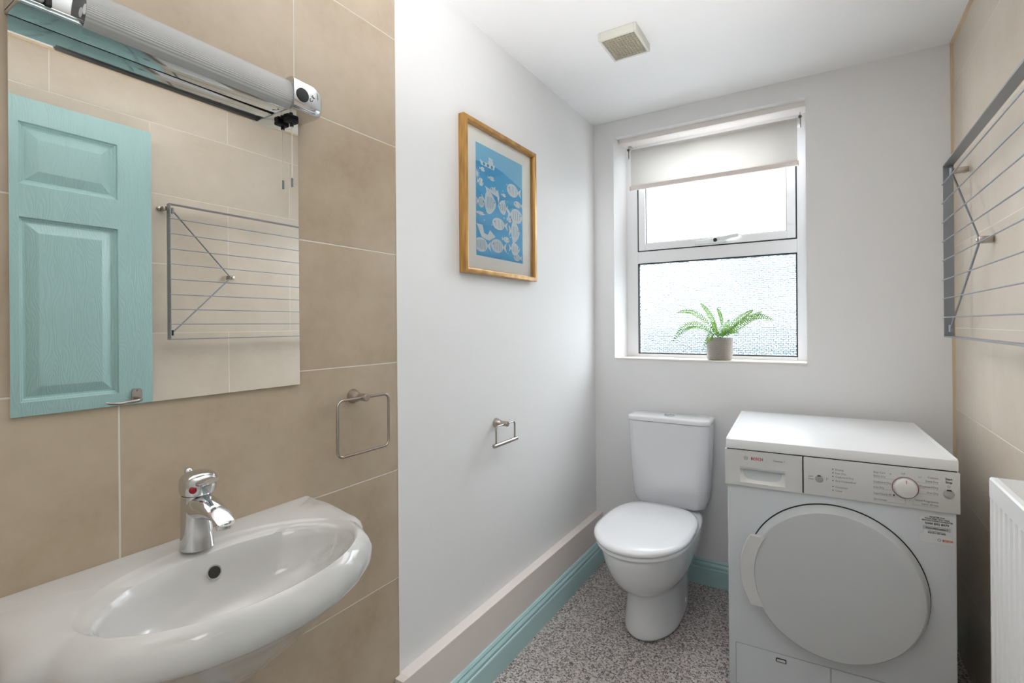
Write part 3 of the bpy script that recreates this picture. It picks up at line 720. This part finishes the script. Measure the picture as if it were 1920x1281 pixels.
lev = MB().loft(hd); lev.loft([ering(tx+.004+.022, tz+0.1200, .010, .0185, 1.4), ering(tx+.004+.034, tz+0.1220, .0075, .016, 1.4), ering(tx+.004+.046, tz+0.1250, .0045, .012, 1.4)])
lv = lev.build('lever_head', CHROME, tap, smooth=50)
dirn = Vector((.76, -.65, 0)).normalized()
MB().lathe([(.0062, 0), (.0062, .0012), (.005, .002)], Vector((tx+.005, ty, tz+.110))+dirn*.0292, dirn, 18).build('temperature_dot', mat('red_enamel_dot', '#8e1018', .2), lv, smooth=40)
MB().cyl((tx-.028, ty, tz+.09), (tx-.028, ty, tz+.127), .0022, 8).lathe([(.003, -.007), (.0062, -.004), (.0072, 0), (.0062, .004), (.003, .007)], (tx-.028, ty, tz+.130), n=18).build('waste_lift_rod', CHROME, tap, smooth=60)

# ------------------------------------------------------------------ toilet
tcx = -.612
to = thing('toilet', 'white close-coupled toilet with closed lid in the corner', 'toilet', (tcx, 2.1, 0))
def pring(z, hw, yf, yb, p=2.0, n=48, cx=tcx, yc=None):
    out = []; ym = yc if yc else yf+(yb-yf)*.45
    for k in range(n):
        a = 2*PI*k/n; c, s = math.cos(a), math.sin(a)
        pw = p if s < 0 else 3.2
        x = hw*math.copysign(abs(c)**(2/pw), c); y = (ym-yf if s < 0 else yb-ym)*math.copysign(abs(s)**(2/pw), s)
        out.append((cx+x, ym+y, z))
    return out
pan = [pring(0, .112, 1.890, 2.36), pring(.012, .112, 1.890, 2.36), pring(.05, .108, 1.897, 2.37), pring(.12, .102, 1.912, 2.38), pring(.165, .101, 1.918, 2.38), pring(.178, .104, 1.900, 2.38),
       pring(.20, .122, 1.845, 2.39), pring(.235, .142, 1.798, 2.40), pring(.28, .158, 1.762, 2.41), pring(.33, .168, 1.738, 2.42), pring(.365, .172, 1.728, 2.43), pring(.378, .172, 1.728, 2.43), pring(.382, .165, 1.735, 2.42)]
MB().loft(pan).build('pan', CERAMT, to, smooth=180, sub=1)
st = [pring(.384, .168, 1.733, 2.235), pring(.386, .176, 1.722, 2.24), pring(.396, .178, 1.719, 2.24), pring(.4, .176, 1.722, 2.24)]
MB().loft(st).build('seat', SEATM, to, smooth=60)
ld = [pring(.402, .172, 1.726, 2.245), pring(.404, .181, 1.715, 2.25), pring(.412, .184, 1.711, 2.252), pring(.421, .181, 1.716, 2.25), pring(.426, .168, 1.732, 2.24), pring(.4285, .13, 1.78, 2.2), pring(.4295, .06, 1.88, 2.1)]
MB().loft(ld).build('lid', SEATM, to, smooth=180)
for s in (-1, 1): MB().cyl((tcx+s*.075-.02, 2.262, .395), (tcx+s*.075+.02, 2.262, .395), .009, 14).build('hinge', SEATM, to, smooth=40)
def tring(z, hw, yf, yb=2.462, n=48, bow=.03):
    out = []
    base = rrect(2*hw, yb-yf, .035, 8)
    for x, y in base:
        yy = y
        if y < 0: yy = y + bow*(x/hw)**2*(-y/((yb-yf)/2))
        out.append((tcx+x, (yf+yb)/2+yy, z))
    return out
tank = [tring(.384, .10, 2.34), tring(.388, .145, 2.315), tring(.400, .158, 2.302), tring(.43, .165, 2.292), tring(.50, .170, 2.286), tring(.60, .176, 2.282), tring(.70, .181, 2.279), tring(.776, .183, 2.278)]
MB().loft(tank).build('cistern', CERAMT, to, smooth=60)
tl = [tring(.7775, .184, 2.277, 2.464), tring(.779, .1865, 2.274, 2.466), tring(.792, .1865, 2.274, 2.466), tring(.798, .184, 2.277, 2.464), tring(.801, .175, 2.288, 2.455)]
MB().loft(tl).build('cistern_lid', CERAMT, to, smooth=60)
fb = MB().lathe([(.024, 0), (.024, .003), (.022, .004)], (tcx, 2.36, .8008), n=32).build('flush_button', CHROME, to, smooth=40)
MB().box(tcx-.0006, tcx+.0006, 2.338, 2.382, .8047, .8052).build('button_split', BLACK, fb)
MB().lathe([(.012, 0), (.012, .004), (.009, .006)], (tcx+.103, 2.19, .055), (1, -.1, 0), 20).build('fixing_cap', SEATM, to, smooth=40)

# ------------------------------------------------------------------ tumble dryer (local frame: front face y=0)
th = math.atan2(.028, .597)
dr = thing('tumble_dryer', 'white condenser tumble dryer with large round door', 'tumble dryer', (.0165, 1.819, 0), th)
def D(m, name, mt, par=None, **kw):
    o = m.build(name, mt, par or dr, local=True, **kw); return o
m = MB().box(-.295, .295, .006, .585, .018, .806, .004)
D(m, 'cabinet', APPL, smooth=30)
for x in (-.25, .25):
    for y in (.05, .53): D(MB().cyl((x, y, 0), (x, y, .02), .02, 16), 'foot', BLACK)
m = MB().box(-.299, .299, 0, .606-.012, .8105, .842, .003)
D(m, 'worktop', APLID, smooth=30)
D(MB().box(-.296, .296, .0045, .02, .806, .8115).box(-.0785, -.0735, .0035, .012, .693, .807), 'panel_gap_shade', BLACK)  # black strips stand in for shade in the open joints
m = MB(); ring_t = .012
for a in ((-.299, -.299+ring_t, 0, .594), (.299-ring_t, .299, 0, .594)): m.box(a[0], a[1], a[2]+.008, a[3], .842, .8435, .0006)
m.box(-.287, .287, .582, .594, .842, .8435, .0006)
D(m, 'worktop_edging', APLID)
pan_ = MB().box(-.074, .302, -.001, .02, .6915, .8075, .003)
pan_ = D(pan_, 'control_panel', APPAN, smooth=30)
dw = MB()
# drawer front with a scooped handle recess
x0, x1, z0, z1 = -.302, -.0775, .6915, .8075
rx0, rx1, rz0, rz1 = -.256, -.125, .703, .754
for a in ((x0, rx0, z0, z1), (rx1, x1, z0, z1), (rx0, rx1, z0, rz0), (rx0, rx1, rz1, z1)): dw.box(a[0], a[1], -.001, .02, a[2], a[3])
dw = D(dw, 'container_drawer', APPAN)
m = MB(); K = 10
g = []
for j in range(K+1):
    v = j/K; row = []
    for i in range(K+1):
        u = i/K; dep = .017*(1-(2*u-1)**4)*math.sin(PI*min(1, v*.95+.05)*.5)*(1 if v > .02 else 0)
        row.append((rx0+(rx1-rx0)*u, dep, rz0+(rz1-rz0)*v))
    g.append(row)
m.loft(g, (False, False), closed=False)
D(m, 'handle_recess', mat('recess_plastic', '#e0e0dd', .25), dw, smooth=60)
m = MB().box(rx0-.001, rx1+.001, -.0035, .016, .746, .7545, .002)
D(m, 'handle_lip', mat('grey_handle_plastic', '#b4b7b9', .35), dw)
F_ = -.0012
R_, U_ = (1, 0, 0), (0, 0, 1)
m = MB().text('BOSCH', .0125, (-.2235, F_, .7795), R_, U_, bold=.0003, sx=.88)
D(m, 'brand_lettering', RED, dw)
m = MB(); m.tube(circ((-.238, F_, .7838), .0058, 24), .0005, 6, closed=True)
m.tube([(-.2402, F_, .7805), (-.2402, F_, .7871)], .0006, 6).tube([(-.2358, F_, .7805), (-.2358, F_, .7871)], .0006, 6).tube([(-.2402, F_, .7838), (-.2358, F_, .7838)], .0006, 6)
m.text('Classixx 7', .0082, (-.1590, F_, .7815), R_, U_)
D(m, 'logo_marking', INK, dw)
def btn(x, z, r):
    b = D(MB().lathe([(r, 0), (r, .0025), (r*.85, .0038), (0, .003)], (x, -.001, z), (0, -1, 0), 28), 'button', GREYP, pan_, smooth=50)
    D(MB().prism([(x-r*.45, -.0055, z+r*.80), (x+r*.45, -.0055, z+r*.80), (x+r*.35, -.0055, z+r*1.08), (x-r*.35, -.0055, z+r*1.08)], (0, .002, 0)), 'button_led', BLACK, b)
btn(-.0325, .7445, .0105); btn(.277, .7455, .0120)
dl = D(MB().lathe([(.0275, 0), (.0275, .006), (.026, .014), (.0235, .0165), (0, .0165)], (.180, -.001, .749), (0, -1, 0), 48), 'programme_dial', mat('dial_plastic', '#e2e1df', .3), pan_, smooth=50)
D(MB().prism([(.1795, -.0178, .7645), (.181, -.0178, .7645), (.181, -.0178, .7745), (.1795, -.0178, .7745)], (0, .001, 0)), 'pointer', RED, dl)
D(MB().tube(circ((.180, -.0016, .749), .0305, 48), .0009, 6, closed=True), 'dial_ring', mat('dark_red_ring', '#8c4a4c', .4), pan_, smooth=60)
m = MB(); m2 = MB()
S = .0072
for k, (zz, s_) in enumerate(((.779, 'Drying'), (.768, 'Iron Dry'), (.757, 'Cupboard Dry'), (.745, 'Anti Crease/End'), (.726, 'Container'), (.715, 'Clean'))):
    m.text(s_, .0078, (.0095, F_, zz-.0028), R_, U_)
    m2.lathe([(.0016, 0), (.0016, .0005)], (.0035, -.001, zz), (0, -1, 0), 10)
m.text('Low', S, (-.061, F_, .7480), R_, U_); m.text('Heat', S, (-.061, F_, .7400), R_, U_)
m.tube([(-.013, F_, .741), (-.013, F_, .750)], .0004, 5).tube([(-.013, F_, .750), (-.009, F_, .750), (-.010, F_, .745)], .0004, 5)
for zz, s_ in ((.7825, 'Easy Care'), (.7715, 'Extra Dry'), (.7545, 'Cupboard Dry'), (.7385, 'Iron Dry'), (.7205, "SuperQuick 40'"), (.7035, 'Sportswear')):
    m.text(s_, .0078, (.105, F_, zz), R_, U_, sx=.9)
m.text('Off', S, (.175, F_, .7865), R_, U_, align='CENTER')
for zz, s_ in ((.7835, 'Cottons'), (.7725, 'Extra Dry'), (.7565, 'Cupboard Dry'), (.7405, 'Iron Dry'), (.7155, 'Timed Programme'), (.7065, 'warm 20 min')):
    m.text(s_, .0078, (.254, F_, zz), R_, U_, align='RIGHT', sx=.9)
def ln(*p): m.tube([(x, F_+.0002, z) for x, z in p], .00028, 4)
ln((.105, .7690), (.160, .7690)); ln((.105, .7520), (.150, .7520)); ln((.105, .7365), (.150, .7365)); ln((.105, .7185), (.158, .7185)); ln((.105, .7010), (.180, .7010), (.180, .7150))
ln((.198, .7165), (.198, .7035), (.254, .7035)); ln((.201, .7695), (.254, .7695)); ln((.209, .7530), (.254, .7530)); ln((.209, .7380), (.254, .7380))
m.tube([(.144, F_, .7835), (.146, F_, .7865), (.148, F_, .7835), (.144, F_, .7835)], .0003, 5)
m.tube([(.210, F_, .7870), (.211, F_, .7830), (.215, F_, .7830), (.216, F_, .7870)], .0004, 5)
m.tube(circ((.277, F_, .7665), .0032, 14), .0003, 5, closed=True); m.tube([(.277, F_, .7645), (.277, F_, .7685)], .0003, 4)
m.tube([(.2138+p[0], F_, .7590+p[1]) for p in rrect(.0045, .0045, .001, 2)], .0003, 4, closed=True)
m2.lathe([(.0024, 0), (.0024, .0004)], (.1535, -.001, .7235), (0, -1, 0), 12)
m2.text('Start', .0088, (.277, F_, .7845), R_, U_, bold=.00018, align='CENTER', sx=.92).text('Stop', .0088, (.277, F_, .7755), R_, U_, bold=.00018, align='CENTER', sx=.92)
D(m, 'panel_lettering', INK, pan_); D(m2, 'bold_lettering', INKD, pan_)
# door
dc = (0.0, .431)
def dring(r, y, n=96): return [(dc[0]+r*math.cos(2*PI*k/n), y, dc[1]+r*math.sin(2*PI*k/n)) for k in range(n)]
m = MB().loft([dring(.2375, .0058), dring(.2375, .003)], (True, True)); 
D(m, 'door_gap_shade', BLACK)  # black disc paints the shadow gap round the door
m = MB().loft([dring(.2345, .0035), dring(.2345, -.006), dring(.2315, -.016), dring(.227, -.026), dring(.2235, -.0325), dring(.220, -.035), dring(.2, -.0365), dring(.1, -.0375), dring(.002, -.038)], (True, True))
door = D(m, 'door', APDOOR, smooth=25)
# handle: curved grip on the left rim
m = MB(); sec = []
for k in range(15):
    zz = .324+.221*k/14; v = (zz-dc[1])/.2345
    xo = -.2335-.0235*math.cos(v*1.25)**2*1.0+ .0
    xo = -.226-.031*(1-((zz-.4345)/.1105)**2*.95)
    xi = -math.sqrt(max(0, .226**2-(zz-dc[1])**2))+.012
    xi = max(xi, xo+.03)
    sec.append([(xo, -.030, zz), (xo+.004, -.039, zz), (xi, -.0405, zz), (xi+.002, -.036, zz), (xi, -.020, zz), (xo+.01, -.020, zz)])
m.loft(sec)
D(m, 'handle', mat('door_handle_plastic', '#cbcccc', .35), door, smooth=30)
# lower service flap
m = MB()
m.box(-.272, -.007, .0035, .008, .03, .1625, .001).box(-.0035, .272, .0035, .008, .03, .1625, .001)
fl = D(m, 'service_flap', APPL)
m = MB().box(-.274, .274, .0052, .0062, .028, .1645)
D(m, 'flap_gap', GREYP)
m = MB().box(-.155, -.125, .0015, .004, .1385, .1505, .0025)
lt_ = D(m, 'flap_latch', BLACK, fl)
D(MB().box(-.1525, -.1275, .0008, .003, .1405, .148, .002), 'latch_tab', APPAN, lt_)
# sticker
sy = .0052
m = MB().box(.213, .287, sy, .0061, .600, .6245, .0).box(.223, .283, sy, .0061, .6245, .676)
m.lathe([(.013, 0), (.013, .0006)], (.226, .006, .663), (0, -1, 0), 24)
stk = D(m, 'sticker', mat('silver_sticker', '#d0d3d4', .35), dr)
D(MB().box(.2205, .2815, sy-.0003, sy, .6365, .6475), 'sticker_band', mat('grey_sticker_band', '#b0b4b6', .5), stk)
fz = sy-.0004
m = MB()
m.text('REGISTER FOR', .0052, (.252, fz, .6720), R_, U_, .00015, 'CENTER').text('YOUR FREE TWO YEAR', .0052, (.252, fz, .6665), R_, U_, .00015, 'CENTER')
m.text("MANUFACTURER'S GUARANTEE", .0052, (.252, fz, .6610), R_, U_, .00015, 'CENTER', sx=.9).text('0344 892 8979', .0088, (.2515, fz, .6515), R_, U_, .0002, 'CENTER')
m.text('Please select option 2', .0056, (.251, fz-.0003, .6400), R_, U_, .0001, 'CENTER').text('www.bosch-home.co.uk', .0038, (.251, fz, .6320), R_, U_, .00004, 'CENTER').text('ROI (01) 450 2655', .0052, (.251, fz, .6270), R_, U_, .00012, 'CENTER')
m.tube(circ((.2565, fz, .611), .0034, 18), .0004, 5, closed=True)
D(m, 'sticker_lettering', INKD, stk)
D(MB().text('BOSCH', .0082, (.2635, fz, .6080), R_, U_, .0003, sx=.85), 'sticker_logo', mat('orange_red_ink', '#c8452f', .5), stk)

# ------------------------------------------------------------------ radiator
RX0, RX1, RY0, RY1, RZ0, RZ1 = .318, .405, 1.05, 1.545, .27, .873
rd = thing('radiator', 'white ribbed panel radiator on the right wall', 'radiator', (.36, 1.3, RZ0))
prof = []
y = RY0+.012; pit = .0335
prof.append((RX0+.004, RY0+.004))
while y+pit < RY1-.01:
    prof += [(RX0, y), (RX0, y+.016), (RX0+.0065, y+.021), (RX0+.0065, y+.0285)]; y += pit
prof += [(RX0, y), (RX0, RY1-.004), (RX0+.003, RY1)]
m = MB().loft([[(x, yy, z) for x, yy in prof] + [(RX0+.012, RY1, z), (RX0+.012, RY0+.004, z)] for z in (RZ0+.012, RZ1-.045)])
m.loft([[(RX0, RY0, RZ1-.045), (RX0, RY1, RZ1-.045)], [(RX0, RY0, RZ1-.004), (RX0, RY1, RZ1-.004)], [(RX0+.003, RY0, RZ1), (RX0+.003, RY1, RZ1)], [(RX0+.008, RY0, RZ1), (RX0+.008, RY1, RZ1)]], (False, False), closed=False)
m.box(RX0, RX0+.012, RY0, RY1, RZ0, RZ0+.014, .003)
D_ = m.build('front_panel', RADM, rd, smooth=30)
MB().box(RX1-.012, RX1, RY0, RY1, RZ0, RZ1-.006, .002).build('back_panel', RADM, rd)
for yy in (RY0, RY1-.002): MB().box(RX0+.004, RX1, yy, yy+.002, RZ0+.03, RZ1, .0008).build('side_cover', RADM, rd)
m = MB().box(RX0+.008, RX0+.014, RY0+.002, RY1-.002, RZ1-.003, RZ1).box(RX1-.006, RX1, RY0+.002, RY1-.002, RZ1-.003, RZ1)
y = RY0+.006
while y < RY1-.006:
    m.box(RX0+.014, RX1-.006, y, y+.0032, RZ1-.004, RZ1-.001); y += .0068
m.build('top_grille', RADM, rd)
MB().box(RX0+.03, RX1-.03, RY0+.02, RY1-.02, RZ0+.02, RZ1-.06).build('convector_fins', mat('fin_steel', '#c2c2c0', .5), rd)
for yy in (1.15, 1.44): MB().box(RX1, XR-.0005, yy-.02, yy+.02, .4, .75).build('wall_bracket', RADM, rd)

# ------------------------------------------------------------------ folding drying rack
rk = thing('drying_rack', 'grey metal fold-down clothes drying rack on the right wall', 'drying rack', (.36, 1.65, 1.175))
KY0, KY1, KZ0, KZ1, KX = 1.052, 2.250, 1.175, 1.765, .350
m = MB(); tt = .0045
m.box(KX, KX+.028, KY0, KY1, KZ1-tt, KZ1, .001).box(KX, KX+.028, KY0, KY1, KZ0, KZ0+tt, .001)
m.box(KX, KX+.028, KY0, KY0+tt, KZ0+tt, KZ1-tt, .001).box(KX, KX+.028, KY1-tt, KY1, KZ0+tt, KZ1-tt, .001)
m.build('frame', RACK, rk)
for zz in (1.699, 1.634, 1.568, 1.502, 1.437, 1.371, 1.307, 1.243):
    MB().cyl((KX-.0015, KY0-.002, zz), (KX-.0015, KY1+.002, zz), .0021, 8).build('rod', RODM, rk, smooth=60)
for s, ye in ((1, KY0), (-1, KY1)):
    hub = Vector((KX+.038, ye+s*.285, 1.466))
    top = Vector((KX+.020, ye+s*.02, KZ1-.028)); bot = Vector((KX+.016, ye+s*.014, KZ0+.03))
    a = MB(); a.tube([top, hub+Vector((0, -s*.012, .008))], .0032, 8)
    a.build('strut', DULL, rk, smooth=60)
    a = MB(); a.tube([bot, hub+Vector((0, -s*.012, -.008))], .0032, 8)
    a.build('strut', DULL, rk, smooth=60)
    MB().box(hub.x-.004, XR-.0002, hub.y-.012, hub.y+.012, hub.z-.010, hub.z+.010, .003).lathe([(.006, 0), (.006, .004), (.003, .006)], (hub.x-.003, hub.y, hub.z), (-1, 0, 0), 14).build('wall_pivot', NICKEL, rk, smooth=40)
    for p in (top, bot):
        MB().cyl(p+Vector((0, 0, -.012)), p+Vector((0, 0, .012)), .0052, 12).build('strut_joint', BLACK if p is bot and s > 0 else RODM, rk, smooth=40)
    MB().box(KX+.024, XR-.0002, ye-s*.006-.008, ye-s*.006+.008, KZ1-.030, KZ1-.012, .002).lathe([(.011, 0), (.011, .008), (.006, .012)], (XR-.004, ye-s*.012, KZ1-.02), (-1, 0, 0), 16).build('wall_bracket', NICKEL, rk, smooth=40)

# ------------------------------------------------------------------ open teal door folded back against the right wall
dX0, dX1 = .352, .387
qy0, qy1, qz0, qz1 = .070, .984, .008, 2.045
dro = thing('door_1', 'teal panelled door folded open, seen in the mirror', 'door', (.37, qy0, qz0))
dro['kind'] = 'structure'; del dro['category']
def leaf(x, inward):
    m = MB()
    ys = [qy0, .19, .466, .576, .866, qy1]; zs = [qz0, .22, .84, .968, 1.622, 1.738, 1.958, qz1]
    prof = [(0, 0), (.003, .008), (.007, .0095), (.012, .0135), (.018, .014), (.022, .0125), (.050, .002), (.053, .0012)]
    for i in range(5):
        for j in range(7):
            a, b, c_, d = ys[i], ys[i+1], zs[j], zs[j+1]
            if i in (1, 3) and j in (1, 3, 5):
                rs = [[(x+inward*dp, a+o, c_+o), (x+inward*dp, b-o, c_+o), (x+inward*dp, b-o, d-o), (x+inward*dp, a+o, d-o)] for o, dp in prof]
                m.loft(rs, (False, True))
            else: m.poly([(x, a, c_), (x, b, c_), (x, b, d), (x, a, d)])
    return m
m = leaf(dX0, 1); b2 = leaf(dX1, -1)
me_ = bpy.data.meshes.new('tmp'); b2.b.to_mesh(me_); m.b.from_mesh(me_); bpy.data.meshes.remove(me_)
for a in ([(dX0, qy0, qz0), (dX1, qy0, qz0), (dX1, qy0, qz1), (dX0, qy0, qz1)], [(dX0, qy1, qz0), (dX1, qy1, qz0), (dX1, qy1, qz1), (dX0, qy1, qz1)], [(dX0, qy0, qz1), (dX1, qy0, qz1), (dX1, qy1, qz1), (dX0, qy1, qz1)], [(dX0, qy0, qz0), (dX1, qy0, qz0), (dX1, qy1, qz0), (dX0, qy1, qz0)]): m.poly(a)
m.build('door_leaf', DOORM, dro)
hx = dX0; hy, hz = .925, .955
P = [(hx-.001, hy+a, hz+b) for a, b in rrect(.036, .052, .012, 5)]
pl_ = MB().prism(P, (-.006, 0, 0)).build('handle_plate', NICKEL, dro)
MB().lathe([(.003, 0), (.003, .002)], (hx-.007, hy, hz+.018), (-1, 0, 0), 10).build('plate_screw', DULL, pl_)
pts = [(hx-.006, hy, hz-.016), (hx-.035, hy, hz-.018), (hx-.044, hy-.012, hz-.019), (hx-.046, hy-.045, hz-.022), (hx-.046, hy-.075, hz-.024), (hx-.044, hy-.105, hz-.020), (hx-.042, hy-.118, hz-.016)]
MB().tube(pts, [.008, .008, .0075, .007, .0065, .005, .003], 12).build('handle_lever', NICKEL, dro, smooth=60)
for zz in (.25, 1.05, 1.85): MB().cyl((dX1+.004, qy0-.004, zz-.04), (dX1+.004, qy0-.004, zz+.04), .005, 10).build('hinge', NICKEL, dro, smooth=60)
m = MB().box(XR-.016, XR, DY0-.06, DY0, 0, 2.12, .003).box(XR-.016, XR, DY0, DY1-.02, 2.06, 2.12, .003)
struct(m.build('trim_6', TEAL), 'teal architrave around the doorway')

# ------------------------------------------------------------------ lights
def area(name, loc, target, sx, sy, power, col=(1, 1, 1)):
    l = bpy.data.lights.new(name, 'AREA'); l.shape = 'RECTANGLE'; l.size = sx; l.size_y = sy; l.energy = power; l.color = col
    o = bpy.data.objects.new(name, l); C.objects.link(o); o.location = loc
    d = Vector(target)-Vector(loc); o.rotation_euler = d.to_track_quat('-Z', 'Y').to_euler(); return o
p = area('window_portal', (-.48, 2.70, 1.62), (-.48, 0, 1.62), .86, 1.16, 1)
p.data.cycles.is_portal = True
area('hall_fill', (XR+.6, -.35, 2.2), (XR+.6, -.35, 0), .5, .5, 8, (1, .96, .9))  # added fill in the unseen hall, no known fitting
area('ceiling_bounce_fill', (-.38, .95, 1.36), (-.38, 1.0, 3.2), .5, .9, 9, (1, .99, .98)).data.spread = math.radians(95)  # added fill floating mid-room, aimed up to brighten by the ceiling
area('rear_bounce_fill', (-.35, -.40, 1.45), (-.35, -.2, 3.2), .5, .5, 7, (1, .985, .96)).data.spread = math.radians(130)  # second added upward fill, behind the camera rather than in the doorway

wd = bpy.data.worlds.new('overcast_sky'); bpy.context.scene.world = wd; wd.use_nodes = True
nt = wd.node_tree; nt.nodes.clear(); o = nt.nodes.new('ShaderNodeOutputWorld'); bg = nt.nodes.new('ShaderNodeBackground')
bg.inputs[0].default_value = (.93, .97, 1, 1); bg.inputs[1].default_value = 16.
nt.links.new(bg.outputs[0], o.inputs[0])

# ------------------------------------------------------------------ camera
TH, RO, F = math.radians(31.92), .0076, 939
Hr = Vector((math.cos(TH), math.sin(TH), 0)); Fw = Vector((-math.sin(TH), math.cos(TH), 0)); Z = Vector((0, 0, 1))
xl = Hr*math.cos(RO)-Z*math.sin(RO); yl = Hr*math.sin(RO)+Z*math.cos(RO); zl = -Fw
cam = bpy.data.cameras.new('camera'); co = bpy.data.objects.new('camera', cam); C.objects.link(co)
M = Matrix((xl, yl, zl)).transposed().to_4x4(); M.translation = Vector((0, 0, H)); co.matrix_world = M
cam.sensor_width = 36; cam.sensor_fit = 'HORIZONTAL'; cam.lens = F/1920*36; cam.shift_y = -31/1920; cam.clip_start = .01
bpy.context.scene.camera = co
sc = bpy.context.scene
sc.view_settings.view_transform = 'Standard'; sc.view_settings.look = 'None'; sc.view_settings.exposure = .27
sc.cycles.max_bounces = 10; sc.cycles.diffuse_bounces = 6; sc.cycles.transparent_max_bounces = 16
sc.cycles.sample_clamp_indirect = 6; sc.cycles.sample_clamp_direct = 1.5
sc.cycles.use_denoising = True
